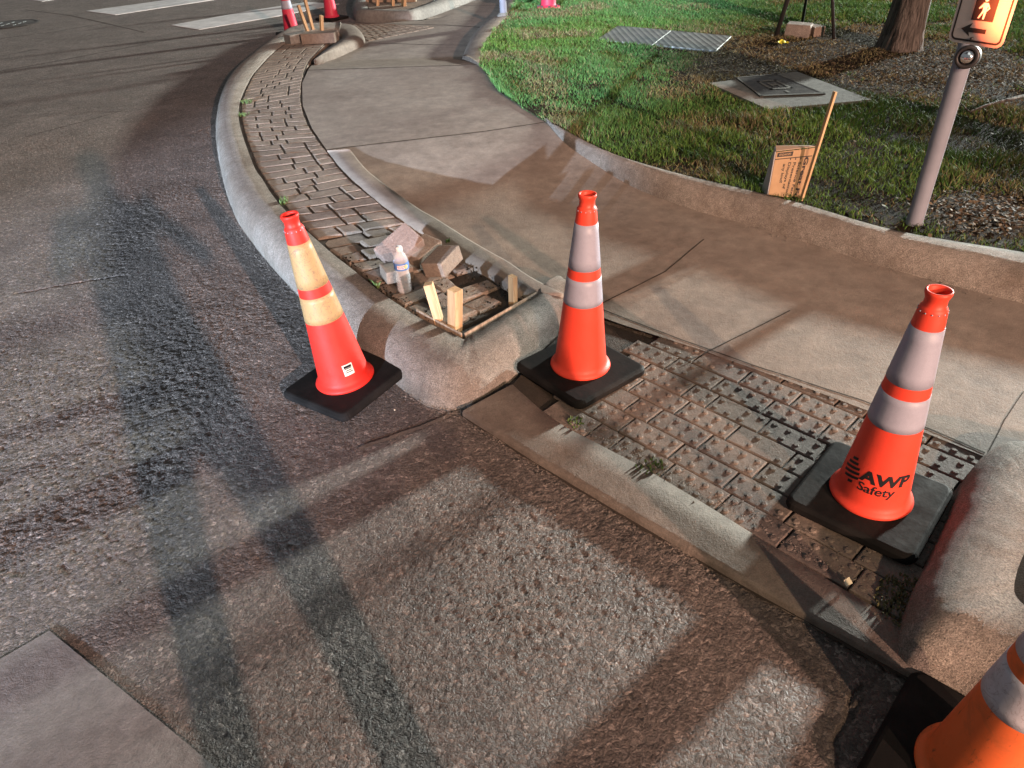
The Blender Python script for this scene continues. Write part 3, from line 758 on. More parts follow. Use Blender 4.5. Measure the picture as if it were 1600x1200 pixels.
lit_v = []; lit_f = []; q = random.Random(77); cols = []
for _ in range(9000):
    c, rr = brown[q.randrange(len(brown))] if q.random() < .8 else (Vector((q.uniform(1, 5), q.uniform(3.5, 8), 0)), 1.0)
    x, y = c.x + q.gauss(0, rr * .55), c.y + q.gauss(0, rr * .55)
    if y < 3 or x > 1.9 + .62 * y or not poly_in(Vector((x, y, 0)), lawn_poly) or poly_in(Vector((x, y, 0)), pad_poly) or poly_in(Vector((x, y, 0)), plate_poly): continue
    s_ = q.uniform(.006, .017); b = q.uniform(0, 6.28); z = zlawn(x, y) + .006 + q.uniform(0, .012); u1 = Vector((math.cos(b), math.sin(b), q.uniform(-.4, .4))) * s_; u2 = Vector((-math.sin(b), math.cos(b), q.uniform(-.5, .5))) * s_ * q.uniform(.2, .7)
    c0 = Vector((x, y, z)); k = len(lit_v); lit_v += [tuple(c0 - u1), tuple(c0 + u2), tuple(c0 + u1), tuple(c0 - u2)]; lit_f.append((k, k + 1, k + 2, k + 3)); tone = q.choice([(.08, .055, .035), (.11, .08, .05), (.05, .035, .025), (.15, .12, .08), (.06, .045, .03)]); cols += [(*tone, 1)] * 4
lo_m = mesh('leaf_litter', lit_v, lit_f, M['blade']); ca = lo_m.data.color_attributes.new('tone', 'FLOAT_COLOR', 'POINT'); ca.data.foreach_set('color', np.array(cols, dtype=np.float32).ravel())
tag(lo_m, 'brown dead leaves and straw scattered on bare soil around the tree and tripod', 'leaf litter', kind='stuff')
def weeds(name, px, py, z, r, nn, h, label, m='weed', seed=1):
    c = P(px, py, z); v = []; f = []; q = random.Random(seed)
    for _ in range(nn):
        a = q.uniform(0, 6.28); rr = r * math.sqrt(q.random()); x, y = c.x + rr * math.cos(a), c.y + rr * math.sin(a)
        b = q.uniform(0, 6.28); hh = h * q.uniform(.4, 1); wx, wy = .0022 * math.cos(b), .0022 * math.sin(b); e = q.uniform(0, 6.28); lx, ly = math.cos(e) * hh * q.uniform(.2, 1.1), math.sin(e) * hh * q.uniform(.2, 1.1)
        k = len(v); v += [(x - wx, y - wy, z - .01), (x + wx, y + wy, z - .01), (x + wx * 1.5 + lx * .5, y + wy * 1.5 + ly * .5, z + hh * .7), (x - wx * 1.5 + lx * .5, y - wy * 1.5 + ly * .5, z + hh * .7), (x + lx, y + ly, z + hh)]
        f += [(k, k + 1, k + 2, k + 3), (k + 3, k + 2, k + 4)]
    return tag(mesh(name, v, f, M[m]), label, 'weed')
weeds('weed_tuft', 1015, 728, .034, .045, 46, .011, 'small green weed tuft on the gutter edge of the tactile pavers', seed=1)
weeds('weed_tuft', 898, 660, .034, .03, 26, .012, 'thin weed sprigs at the corner under the middle cone base', seed=2)
weeds('weed_tuft', 384, 160, .145, .05, 34, .03, 'green weed growing between curb and bricks at the far bend', seed=3)
weeds('weed_tuft', 380, 180, .145, .04, 24, .025, 'smaller weed in the brick joint just below the far bend tuft', seed=4)
weeds('weed_tuft', 444, 316, .145, .03, 26, .03, 'little weed in the brick joint behind the left cone top', seed=5)
weeds('weed_sprout', 590, 447, .14, .008, 9, .045, 'single bright sprout beside the curb left of the bottle', seed=6)
weeds('weed_sprout', 699, 378, .15, .012, 14, .02, 'tiny bright weed on the concrete border above the loose pavers', seed=7)
weeds('moss', 1432, 945, .034, .10, 500, .010, 'low dark moss and dead grass where tactile pavers meet the right curb', 'moss', seed=8)

# concrete pad with utility lid
pz = .172
pp = [Vector((p.x, p.y, pz)) for p in pad_poly]
u_ = empty('utility_pad', (0, 0, 0), 0, 'square concrete pad with a dark utility lid set in the lawn', 'utility box')
v = [tuple(p) for p in pp] + [(p.x, p.y, pz - .08) for p in pp]
mesh('pad', v, [(0, 1, 2, 3)] + [(i, (i + 1) % 4, 4 + (i + 1) % 4, 4 + i) for i in range(4)], M['pad'], u_)
ld = W((1150, 123), (1188, 152), (1290, 148), (1213, 117), z=pz)
v = [(p.x, p.y, pz + .008) for p in ld] + [(p.x, p.y, pz - .002) for p in ld]
lo = mesh('lid', v, [(0, 1, 2, 3)] + [(i, (i + 1) % 4, 4 + (i + 1) % 4, 4 + i) for i in range(4)], M['iron'], u_)
def lq(s, t_, z): a = ld[0].lerp(ld[1], s); b = ld[3].lerp(ld[2], s); q = a.lerp(b, t_); return (q.x, q.y, z)
v = []; f = []
def qd(s0, s1, t0, t1, z):
    k = len(v); v.extend([lq(s0, t0, z), lq(s1, t0, z), lq(s1, t1, z), lq(s0, t1, z)]); f.append((k, k + 1, k + 2, k + 3))
for s0, s1, t0, t1 in ((.28, .72, .30, .35), (.28, .72, .65, .70), (.28, .33, .30, .70), (.67, .72, .30, .70), (.4, .6, .42, .46), (.4, .6, .54, .58), (.46, .54, .46, .54), (.8, .9, .48, .52), (.0, .03, 0, 1), (.97, 1, 0, 1), (0, 1, 0, .03), (0, 1, .97, 1)): qd(s0, s1, t0, t1, pz + .0115)
mesh('tread', v, f, M['pad'], lo)
# checker plate cover
u_ = empty('utility_cover', (0, 0, 0), 0, 'long grey textured utility cover plate lying in the green lawn', 'utility cover')
q4 = [Vector((p.x, p.y, .166)) for p in plate_poly]
for k_ in range(2):
    s0, s1 = (0, .495) if k_ == 0 else (.505, 1)
    a = q4[0].lerp(q4[3], s0); b = q4[0].lerp(q4[3], s1); c = q4[1].lerp(q4[2], s1); d = q4[1].lerp(q4[2], s0)
    v = [tuple(p) for p in (a, b, c, d)] + [(p.x, p.y, .13) for p in (a, b, c, d)]
    mesh('cover_plate', v, [(0, 1, 2, 3)] + [(i, (i + 1) % 4, 4 + (i + 1) % 4, 4 + i) for i in range(4)], M['plate_steel'], u_)

# ------------------------------------------------------------------ traffic cones
def cone_r(z):  # body radius of the 0.755 m cone, z above ground
    return .100 + (.0335 - .100) * (z - .05) / (.705 - .05)
def make_cone(loc, rz, label, body='orange', band='silver', tilt=(0, 0), group='traffic cones around the curb corner'):
    t = empty('traffic_cone', loc, rz, label, 'traffic cone', group); t.rotation_euler = (tilt[0], tilt[1], rz); t.scale = (1, 1, .945)
    bm = bmesh.new(); S = .186; R_ = .035; ring = []
    for z, o in ((.0, .004), (.008, 0.0), (.024, .002), (.033, .010), (.035, .016)):
        rr = []
        for cx, cy, a0 in ((1, 1, 0), (-1, 1, 90), (-1, -1, 180), (1, -1, 270)):
            for k in range(6):
                a = math.radians(a0 + 90 * k / 5); rr.append(bm.verts.new((cx * (S - R_) + (R_ - o) * math.cos(a), cy * (S - R_) + (R_ - o) * math.sin(a), z)))
        ring.append(rr)
    for a, b in zip(ring, ring[1:]):
        for k in range(24): bm.faces.new((a[k], a[(k + 1) % 24], b[(k + 1) % 24], b[k]))
    bm.faces.new(ring[0][::-1]); bm.faces.new(ring[-1])
    bobj('base_plate', bm, M['rubber'], t)
    pr = [(.114, .0355), (.116, .040), (.113, .047), (.106, .053), (.101, .060)]
    pr += [(cone_r(z), z) for z in np.linspace(.07, .700, 16)]
    pr += [(.0325, .706), (.0295, .711), (.0265, .714), (.0262, .732), (.0300, .744), (.0315, .750), (.0305, .757), (.0265, .757), (.0235, .752), (.0225, .735), (.0215, .60)]
    b_ = lathe('cone_body', pr, M[body], t, 56)
    for z0, z1 in ((.335, .441), (.479, .652)):
        v = []; pr2 = [(cone_r(z0) - .0005, z0 - .0005), (cone_r(z0) + .0012, z0)] + [(cone_r(z) + .0012, z) for z in np.linspace(z0, z1, 6)[1:]] + [(cone_r(z1) - .0005, z1 + .0005)]
        lathe('reflective_band', pr2, M[band], t, 56)
    bm = bmesh.new()
    for k in range(14):
        a = 2 * math.pi * k / 14; bmesh.ops.create_uvsphere(bm, u_segments=6, v_segments=4, radius=.0022, matrix=Matrix.Translation((.0345 * math.cos(a), .0345 * math.sin(a), .700)))
    bobj('rivet_ring', bm, M['silver'], b_, True)
    return t
c1 = make_cone((P(543, 600, .02).x - .0, P(543, 600, .02).y, .004), math.radians(-38), 'red cone with gold-brown reflective bands, tilted against the curb beside the road', 'red', 'gold')
ax = math.radians(52); c1.rotation_euler = (Matrix.Rotation(math.radians(5.5), 3, Vector((math.sin(math.radians(0)), -1, 0)).normalized()) @ Matrix.Rotation(math.radians(-38), 3, 'Z')).to_euler()
c1.location.z = .018
c2 = make_cone((.268, 2.275, .038), math.radians(-52), 'clean plain orange cone with silver bands, standing right at the curb corner')
c2.rotation_euler = (Matrix.Rotation(math.radians(1.5), 3, 'Y') @ Matrix.Rotation(math.radians(-52), 3, 'Z')).to_euler()
c3 = make_cone((1.05, 1.50, .040), math.radians(-44), 'orange cone lettered AWP Safety standing on the tactile pavers by the right curb')
c4 = make_cone((.925, .705, .002), math.radians(-46), 'dirty faded orange cone with scuffed white bands cut off at the lower right', 'dirty_orange', 'dirty_white')
f1 = P(457, 54); f2 = P(519, 30)
c5 = make_cone((f1.x, f1.y, 0), .5, 'distant pinkish red cone beside the far end of the brick strip', 'pink', 'silver')
c6 = make_cone((f2.x, f2.y, 0), .9, 'distant pinkish red cone standing clear on the road left of the far white curb', 'pink', 'silver')
f3 = P(577, 2, 0)
c7 = make_cone((f3.x - .1, f3.y + .25, 0), .2, 'farthest pinkish cone, only its foot showing behind the far curb', 'pink', 'silver')

# text helper -> flat mesh in XY
def text_mesh(body, size, bold=0.0, shear=0.0, align='LEFT'):
    cu = bpy.data.curves.new('txt', 'FONT'); cu.body = body; cu.size = size; cu.offset = bold; cu.shear = shear; cu.align_x = align; cu.resolution_u = 4
    o = bpy.data.objects.new('txt', cu); C.objects.link(o); dg = bpy.context.evaluated_depsgraph_get(); dg.update()
    me = bpy.data.meshes.new_from_object(o.evaluated_get(dg)); bpy.data.objects.remove(o)
    bm = bmesh.new(); bm.from_mesh(me); bpy.data.meshes.remove(me); return bm
def subdiv(bm, maxlen):
    bmesh.ops.triangulate(bm, faces=bm.faces)
    for _ in range(5):
        es = [e for e in bm.edges if e.calc_length() > maxlen]
        if not es: break
        bmesh.ops.subdivide_edges(bm, edges=es, cuts=1); bmesh.ops.triangulate(bm, faces=bm.faces)
def wrap_cone(bm, a0, z0, off=.0008):
    for v in bm.verts:
        z = z0 + v.co.y; r = cone_r(z) + off; a = a0 + v.co.x / r; v.co = Vector((r * math.cos(a), r * math.sin(a), z))
def wrap_on(cone, bm, cam_az_off, z0, name, mt):
    # angle (world) facing the camera, turned into cone-local
    d = math.atan2(-cone.location.y, -cone.location.x); a0 = d - cone.rotation_euler.z + cam_az_off
    subdiv(bm, .006); wrap_cone(bm, a0, z0); return bobj(name, bm, mt, cone)
bm = text_mesh('AWP', .054, .0022, .0); 
for v in bm.verts: v.co.x *= 1.12
wrap_on(c3, bm, math.radians(-24), .150, 'lettering', M['ink'])
bm = text_mesh('Safety', .042, .0006); 
wrap_on(c3, bm, math.radians(-24), .114, 'lettering', M['ink'])
bm = bmesh.new()   # emblem: slanted stripes cut to a pointed round shape
def emb_half(yv):  # half width of the drop outline at height y (0..0.105)
    if yv < .045: return .034 * math.sqrt(max(0, 1 - ((.045 - yv) / .045) ** 2))
    return .034 * (1 - ((yv - .045) / .065) ** 1.25) if yv < .11 else 0
for k in range(7):
    yb = .0 + k * .0165; hgt = .0095; top = []; bot = []
    xs = np.linspace(-.045, .045, 40); pts = []
    for x in xs:
        y0 = yb + x * .38; y1 = y0 + hgt
        if abs(x) <= min(emb_half(min(max(y0, 0.001), .109)), emb_half(min(max(y1, .001), .109))) and y0 > 0 and y1 < .108: pts.append((x, y0, y1))
    if len(pts) > 2:
        vb = [bm.verts.new((x, y0, 0)) for x, y0, y1 in pts]; vt = [bm.verts.new((x, y1, 0)) for x, y0, y1 in pts]
        for i in range(len(pts) - 1): bm.faces.new((vb[i], vb[i + 1], vt[i + 1], vt[i]))
wrap_on(c3, bm, math.radians(-46), .112, 'emblem', M['ink'])
# little maker's sticker on the tilted cone
bm = bmesh.new(); bmesh.ops.create_grid(bm, x_segments=4, y_segments=4, size=.5)
for v in bm.verts: v.co = Vector((v.co.x * .040, v.co.y * .048 + .0, 0))
st_ = wrap_on(c1, bm, math.radians(16), .125, 'sticker', M['label'])
bm = bmesh.new()
for k, wv in enumerate((.03, .028, .024, .030)):
    add_box(bm, (wv, .0035 if k else .010, .0003), (0, .014 - k * .008, 0))
subdiv(bm, .01)
for v in bm.verts: v.co.z = 0
d = math.atan2(-c1.location.y, -c1.location.x); wrap_cone(bm, d - c1.rotation_euler.z + math.radians(16), .125, .0014); bobj('print', bm, M['ink'], st_)

# ------------------------------------------------------------------ loose pavers, stakes, form boards, bottle
def paver(name, px, py, z, size, rot, label, mt='brick', group='loose pavers heaped by the hole'):
    p = P(px, py, z); bm = bmesh.new(); add_box(bm, size, (0, 0, 0), None, .007, 0, 2)
    bmesh.ops.triangulate(bm, faces=[f_ for f_ in bm.faces if len(f_.verts) > 4])
    for v in bm.verts:
        k = noise.noise(v.co * 40 + Vector((px, py, 0))) * .003; v.co += Vector((k, k * .7, -k))
    o = bobj(name, bm, M[mt]); o.location = p; o.rotation_euler = R3(*rot).to_euler(); return tag(o, label, 'paver', group)
rad = math.radians
paver('loose_paver', 624, 386, .235, (.20, .13, .062), (rad(28), rad(-22), rad(38)), 'reddish tilted paver topping the heap behind the bottle', 'brick_red')
paver('loose_paver', 620, 424, .175, (.13, .10, .06), (rad(4), rad(3), rad(25)), 'small dark paver under the tilted one, left of the bottle')
paver('loose_paver', 660, 392, .185, (.17, .11, .06), (rad(8), rad(-10), rad(52)), 'paver with a pale striped edge between the tilted and the blocky one')
paver('loose_paver', 691, 408, .185, (.17, .115, .075), (rad(-10), rad(-6), rad(62)), 'blocky paver standing alone at the right of the heap')
def stake(px0, py0, px1, py1, z0, w_, label, rz=0, yoff=0, d_=None, pointed=False, mt='wood', name='wooden_stake', group='wooden stakes holding the curb form'):
    b = P(px0, py0, z0); t0 = A(px1, py1, b.y + yoff); L = (t0 - b).length; bm = bmesh.new()
    add_box(bm, (w_, d_ or w_, L + .06), (0, 0, (L - .06) / 2), None, .0012)
    o = bobj(name, bm, M[mt]); o.location = b; q = (t0 - b).to_track_quat('Z', 'Y').to_matrix() @ Matrix.Rotation(rz, 3, 'Z'); o.rotation_euler = q.to_euler()
    return tag(o, label, 'stake', group)
stake(689, 510, 669, 443, .11, .042, 'leftmost near stake, leaning left beside the form board', rad(30), .02, .036)
stake(711, 519, 711, 452, .11, .044, 'upright pale stake with two knots at the corner of the form boards', rad(47))
stake(802, 480, 801, 431, .11, .034, 'short grey-brown stake at the right end of the hole', rad(40), 0, .024, mt='wood')
def board(pa, pb, z, h, th, label, lift_=0.0):
    a = P(*pa, z); b = P(*pb, z); d = b - a; bm = bmesh.new(); add_box(bm, (d.length, th, h), (0, 0, 0), None, .001)
    for v in bm.verts: v.co.z += .0015 * noise.noise(v.co * 30)
    o = bobj('form_board', bm, M['old_wood']); o.location = (a + b) / 2; o.rotation_euler = (0, 0, math.atan2(d.y, d.x)); return tag(o, label, 'board', 'thin form boards lining the curb corner')
board((652, 491), (722, 529), .130, .05, .007, 'shorter thin form board along the left side of the curb corner')
board((727, 529), (838, 464), .130, .05, .007, 'longer thin form board along the right side of the curb corner')
hs = W((660, 492), (725, 528), (832, 464), (795, 440), (700, 380), (730, 430), (700, 470), z=.10)
# bottle
bt = P(633, 454, .14)
t_ = empty('water_bottle', (bt.x, bt.y, .135), .3, 'clear plastic water bottle with a blue and white label and white cap', 'bottle')
mp_ = mat('clear_plastic', (1, 1, 1), .06); b_ = mp_.node_tree.nodes['Principled BSDF']; b_.inputs['Alpha'].default_value = .30; b_.inputs['Base Color'].default_value = (.88, .93, 1, 1); b_.inputs['Specular IOR Level'].default_value = .9
pr = [(.004, .004), (.020, .001), (.029, .004), (.0325, .012)]
for k in range(5): z = .020 + k * .014; pr += [(.0325, z), (.0325, z + .007), (.0305, z + .0105)]
pr += [(.030, .092), (.0285, .100), (.0305, .108), (.0325, .114), (.0325, .150), (.031, .162), (.026, .176), (.018, .189), (.0135, .196), (.0130, .203)]
lathe('bottle_body', pr, mp_, t_, 40)
mw = mat('water', (.95, .98, 1), .0); b_ = mw.node_tree.nodes['Principled BSDF']; b_.inputs['Alpha'].default_value = .12; b_.inputs['Base Color'].default_value = (.55, .6, .66, 1); b_.inputs['Specular IOR Level'].default_value = .9
lathe('water', [(.003, .006)] + [(r - .0016, z + .002) for r, z in pr[2:-7]] + [(.0305, .140), (.001, .1405)], mw, t_, 40)
lathe('bottle_cap', [(.001, .217), (.0135, .217), (.0150, .214), (.0150, .200), (.0140, .198)], mat('white_plastic', (.85, .86, .9), .35), t_, 28)
lb = lathe('bottle_label', [(.0331, .116), (.0333, .117), (.0333, .149), (.0331, .150)], mat('blue_label', (.10, .22, .55), .35), t_, 40)
def wrap_cyl(bm, r, a0, z0):
    for v in bm.verts: a = a0 + v.co.x / r; v.co = Vector((r * math.cos(a), r * math.sin(a), z0 + v.co.y))
d = math.atan2(-bt.y, -bt.x) - .3
bm = bmesh.new(); bmesh.ops.create_grid(bm, x_segments=10, y_segments=2, size=.5)
for v in bm.verts: v.co = Vector((v.co.x * .034, v.co.y * .018, 0))
wrap_cyl(bm, .0337, d - .1, .133); bobj('label_panel', bm, mat('label_white', (.85, .82, .85), .4), lb)
for s_, dz_, cl in (('NATURAL', .001, (.55, .05, .08)), ('WATER', -.0068, (.08, .10, .45))):
    bm = text_mesh(s_, .0078, .0003, 0, 'CENTER'); subdiv(bm, .004); wrap_cyl(bm, .0340, d - .1, .133 + dz_); bobj('print', bm, mat('print_' + s_.lower(), cl, .5), lb)
bm = bmesh.new(); bmesh.ops.create_circle(bm, cap_ends=True, segments=20, radius=.010); subdiv(bm, .006); wrap_cyl(bm, .0338, d + .62, .133); bobj('label_emblem', bm, mat('label_green', (.45, .50, .30), .5), lb)

# ------------------------------------------------------------------ cardboard display box with stick
cb = empty('cardboard_box', (0, 0, 0), 0, 'printed brown cardboard box standing on end in the grass behind the curb', 'cardboard box')
Y0 = P(1230, 306, .15).y
tl, tr_, brr, bl = A(1213, 238, Y0 + .03), A(1274, 231, Y0 + .0), A(1249, 312, Y0 - .03), A(1201, 304, Y0 + .0)
def panel(name, pts, th, mt, parent):
    pts = [Vector(p) for p in pts]; n_ = (pts[1] - pts[0]).cross(pts[2] - pts[0]).normalized()
    if n_.y < 0: n_ = -n_
    k = len(pts); v = [tuple(p) for p in pts] + [tuple(p + n_ * th) for p in pts]
    return mesh(name, v, [tuple(range(k)), tuple(range(2 * k - 1, k - 1, -1))] + [(i, (i + 1) % k, k + (i + 1) % k, k + i) for i in range(k)], mt, parent)
fp = panel('front_panel', [bl, brr, tr_, tl], .006, M['card'], cb)
sl, sb = A(1212, 229, Y0 + .09), A(1190, 300, Y0 + .10)
sb.z = max(sb.z, .13)
panel('side_panel', [bl + Vector((-.001, .002, 0)), tl + Vector((-.001, .002, .0)), sl, sb], .005, M['white_card'], cb)
panel('top_flap', [tl + Vector((0, .004, .004)), tr_ + Vector((0, .004, .004)), A(1266, 228, Y0 + .06), sl + Vector((0, .002, .002))], .003, mat('pale_card', (.36, .27, .20), .7), cb)
def onpanel(u_, v_, off=.0012):   # u along top edge from left, v down
    p = (tl.lerp(tr_, u_)).lerp(bl.lerp(brr, u_), v_); n_ = (tr_ - tl).cross(bl - tl).normalized()
    if n_.y > 0: n_ = -n_
    return p + n_ * off
def ptext(s, size, u_, v_, mode, bold=.0, length=None, ww=.17, hh=.29):
    bm = text_mesh(s, 1.0, bold); xs = [v.co.x for v in bm.verts]; x0, x1 = min(xs), max(xs)
    for v in bm.verts:
        a = (v.co.x - x0) / (x1 - x0); b = v.co.y
        if mode == 'down': v.co = onpanel(u_ + b * size, v_ + a * length)          # letters run down the panel, tops to the right
        else: v.co = onpanel(u_ + (1 - a) * length, v_ + b * size)                   # upside down
    return bobj('print', bm, M['ink'], fp)
ptext('Great For', .16, .80, .16, 'down', .03, .95)
ptext('• Science Fairs', .105, .66, .165, 'down', .02, .80)
ptext('• Presentations', .105, .52, .165, 'down', .02, .84)
ptext('• Displays of', .105, .385, .165, 'down', .02, .66)
ptext('any kind!', .105, .255, .28, 'down', .02, .42)
for pts in ([(0.04, .02), (.45, .02), (.45, .115), (.04, .115)], [(0, .155), (.98, .14), (.98, .158), (0, .175)]):
    mesh('print', [tuple(onpanel(a, b, .0009)) for a, b in pts], [(0, 1, 2, 3)], M['ink'], fp)
bm = text_mesh('GEOWOLD', 1.0, .02); xs = [v.co.x for v in bm.verts]; x0, x1 = min(xs), max(xs)
for v in bm.verts: a = (v.co.x - x0) / (x1 - x0); v.co = onpanel(.09 + (1 - a) * .31, .045 + v.co.y * .065, .0018)
bobj('print', bm, M['card'], fp)
sk = stake(1251, 316, 1305, 143, .14, .022, 'long thin wooden stick leaning beside the cardboard box', rad(10), .0, .012, name='wooden_stick', group='none')
del sk['group']; sk['category'] = 'stick'

# ------------------------------------------------------------------ push-button post with sign
pb = P(1428, 350, .15)
post = empty('pushbutton_post', (pb.x, pb.y, .14), 0, 'round grey steel post with a crossing button, standing in the lawn edge', 'post')
lathe('pole', [(.040, -.05), (.040, .02), (.0365, .03), (.036, 1.30), (.034, 1.305), (.001, 1.31)], M['steel'], post, 40)
bu = A(1512, 89, pb.y - .06)
bd = Vector((-.62, -.72, .12)).normalized(); qm = bd.to_track_quat('Z', 'Y').to_matrix().to_4x4()
def orient(o, loc, parent_loc): o.matrix_local = Matrix.Translation(Vector(loc) - Vector(parent_loc)) @ qm
ring = lathe('button_housing', [(.0, -.05), (.043, -.05), (.046, .0), (.046, .012), (.042, .018), (.034, .019), (.030, .013), (.0295, .004), (.0, .003)], M['dark_steel'], post, 40)
orient(ring, bu, post.location)
bt2 = lathe('push_button', [(.028, .004), (.028, .012), (.024, .021), (.014, .028), (.0005, .030)], M['chrome'], ring, 32)
bm = bmesh.new(); add_box(bm, (.07, .055, .15), (0, 0, 0), None, .008, 0, 2)
hs_ = bobj('button_box', bm, M['dark_steel'], post); hs_.location = bu - post.location + Vector((.035, .05, .03)); hs_.rotation_euler = (0, 0, rad(40))
# sign
bl_ = A(1480, 64, 3.166); brs = Vector((bl_.x + .101, bl_.y - .209, bl_.z - .000)); SW = .232; SH = .305
ux = Vector((.101, -.209, 0)).normalized(); uz = Vector((0, 0, 1)); un = ux.cross(uz); 
if un.x > 0: un = -un
sg = empty('crossing_sign', (bl_.x, bl_.y, bl_.z), 0, 'small white pedestrian crossing sign with walking figure and left arrow, glowing red on one side', 'sign')
def S(x, y, off=0.0): p = ux * x + uz * y + un * off; return tuple(p)
def rrect(x0, y0, x1, y1, r, k=8):
    out = []
    for cx, cy, a0 in ((x1 - r, y1 - r, 0), (x0 + r, y1 - r, 90), (x0 + r, y0 + r, 180), (x1 - r, y0 + r, 270)):
        for i in range(k + 1): a = rad(a0 + 90 * i / k); out.append((cx + r * math.cos(a), cy + r * math.sin(a)))
    return out
o_ = rrect(0, 0, SW, SH, .028); k = len(o_)
v = [S(x, y, .0) for x, y in o_] + [S(x, y, -.0025) for x, y in o_]
face = mesh('sign_plate', v, [tuple(range(k)), tuple(range(2 * k - 1, k - 1, -1))] + [(i, (i + 1) % k, k + (i + 1) % k, k + i) for i in range(k)], M['sign_face'], sg)
a_, b2 = rrect(.010, .010, SW - .010, SH - .010, .022), rrect(.017, .017, SW - .017, SH - .017, .016)
mesh('border', [S(x, y, .0012) for x, y in a_] + [S(x, y, .0012) for x, y in b2], [(i, (i + 1) % k, k + (i + 1) % k, k + i) for i in range(k)], M['ink'], sg)
mesh('pictogram_panel', [S(x, y, .0012) for x, y in ((.075, .088), (.165, .088), (.165, .178), (.075, .178))], [(0, 1, 2, 3)], M['ink'], sg)
bm = bmesh.new()
def limb(bm, pts):
    vs = [bm.verts.new(S(x, y, .0022)) for x, y in pts]; bm.faces.new(vs)
cx, cy = .118, .088
limb(bm, [(cx + .008 * math.cos(rad(a)), cy + .076 + .008 * math.sin(rad(a))) for a in range(0, 360, 30)])
limb(bm, [(cx - .008, cy + .064), (cx + .010, cy + .064), (cx + .011, cy + .036), (cx - .006, cy + .036)])
limb(bm, [(cx - .008, cy + .064), (cx - .024, cy + .044), (cx - .021, cy + .040), (cx - .004, cy + .052)])
limb(bm, [(cx + .010, cy + .064), (cx + .022, cy + .046), (cx + .012, cy + .034), (cx + .010, cy + .039), (cx + .016, cy + .047), (cx + .008, cy + .055)])
limb(bm, [(cx - .006, cy + .036), (cx + .003, cy + .036), (cx - .012, cy + .008), (cx - .019, cy + .008)])
limb(bm, [(cx + .001, cy + .036), (cx + .011, cy + .036), (cx + .009, cy + .006), (cx + .002, cy + .006)])
bobj('walking_figure', bm, mat('figure_white', (.8, .78, .75), .5), sg)
v = [S(x, y, .0012) for x, y in ((.045, .053), (.088, .078), (.080, .060), (.150, .060), (.150, .044), (.080, .044), (.088, .028))]
mesh('arrow', v, [tuple(range(7))], M['ink'], sg)
bm = bmesh.new(); bmesh.ops.create_uvsphere(bm, u_segments=14, v_segments=8, radius=.007)
bo = bobj('bolt', bm, M['dark_steel'], sg, True); bo.location = S(.103, .022, .003)
# upper text of the sign (above the frame) : plain word band
bm = text_mesh('PUSH BUTTON', .03, .001, 0, 'CENTER')
for v in bm.verts: v.co = Vector(S(SW / 2 + v.co.x * .85, .255 + v.co.y * .85, .0014))
bobj('lettering', bm, M['ink'], sg)

# ------------------------------------------------------------------ background lawn things
tp = [P(1211, 58, .16), P(1304, 60, .16)]
apex = (tp[0] + tp[1]) / 2 + Vector((.0, .12, 1.35))
td = empty('tripod_stand', tp[0], 0, 'dark metal tripod stand in the brown patch of lawn, only its legs in view', 'stand')
third = (tp[0] + tp[1]) / 2 + Vector((.25, .75, 0))
for p, r in ((tp[0], .020), (tp[1], .014), (third, .014)):
    bm = bmesh.new(); tube(bm, [p - tp[0] - Vector((0, 0, .03)), apex - tp[0]], [r * 1.15, r], 12); bobj('leg', bm, M['dark_steel'], td, True)
bm = bmesh.new(); tube(bm, [apex - tp[0] - Vector((0, 0, .05)), apex - tp[0] + Vector((0, 0, .2))], [.03, .03], 14); bobj('stand_head', bm, M['dark_steel'], td, True)
s1 = P(1246, 56, .16)
tag(box('stone_block', (.24, .16, .15), M['stone'], None, (s1.x, s1.y, .20), (0, .05, -.5), .012, .004, 2), 'larger grey stone block between the tripod legs', 'stone', 'stone blocks under the tripod')
s1 = P(1272, 55, .16)
tag(box('stone_block', (.13, .14, .12), M['brick'], None, (s1.x, s1.y, .19), (0.05, 0, .3), .012, .004, 2), 'smaller reddish block touching the larger stone under the tripod', 'stone', 'stone blocks under the tripod')
s1 = P(1222, 71, .17); bm = bmesh.new(); bmesh.ops.create_grid(bm, x_segments=6, y_segments=6, size=.045)
for v in bm.verts: v.co.z = .03 * noise.noise(v.co * 30) + .015
o = bobj('paper_scrap', bm, M['yellow']); o.location = (s1.x, s1.y, .185); tag(o, 'crumpled bright yellow scrap lying by the tripod foot', 'litter')
# tree
tb = (P(1380, 78, .16) + P(1456, 80, .16)) / 2
tr = empty('tree', (tb.x, tb.y + .15, .14), 0, 'broad rough-barked tree trunk at the top right of the lawn', 'tree')
bm = bmesh.new(); rings = []; NB = 40
for k in range(34):
    z = k * .10; base_r = .155 + .075 * math.exp(-z * 5.5) - .012 * z
    rr = []
    for i in range(NB):
        a = 2 * math.pi * i / NB; r = base_r * (1 + .05 * math.sin(3 * a + 1) + .10 * noise.noise(Vector((math.cos(a) * 6, math.sin(a) * 6, z * 1.6))) + .07 * math.exp(-z * 5) * math.sin(5 * a))
        rr.append(bm.verts.new((r * math.cos(a) + .035 * z, r * math.sin(a), z - .06)))
    rings.append(rr)
for a, b in zip(rings, rings[1:]):
    for i in range(NB): bm.faces.new((a[i], a[(i + 1) % NB], b[(i + 1) % NB], b[i]))
q = random.Random(5); tips = []
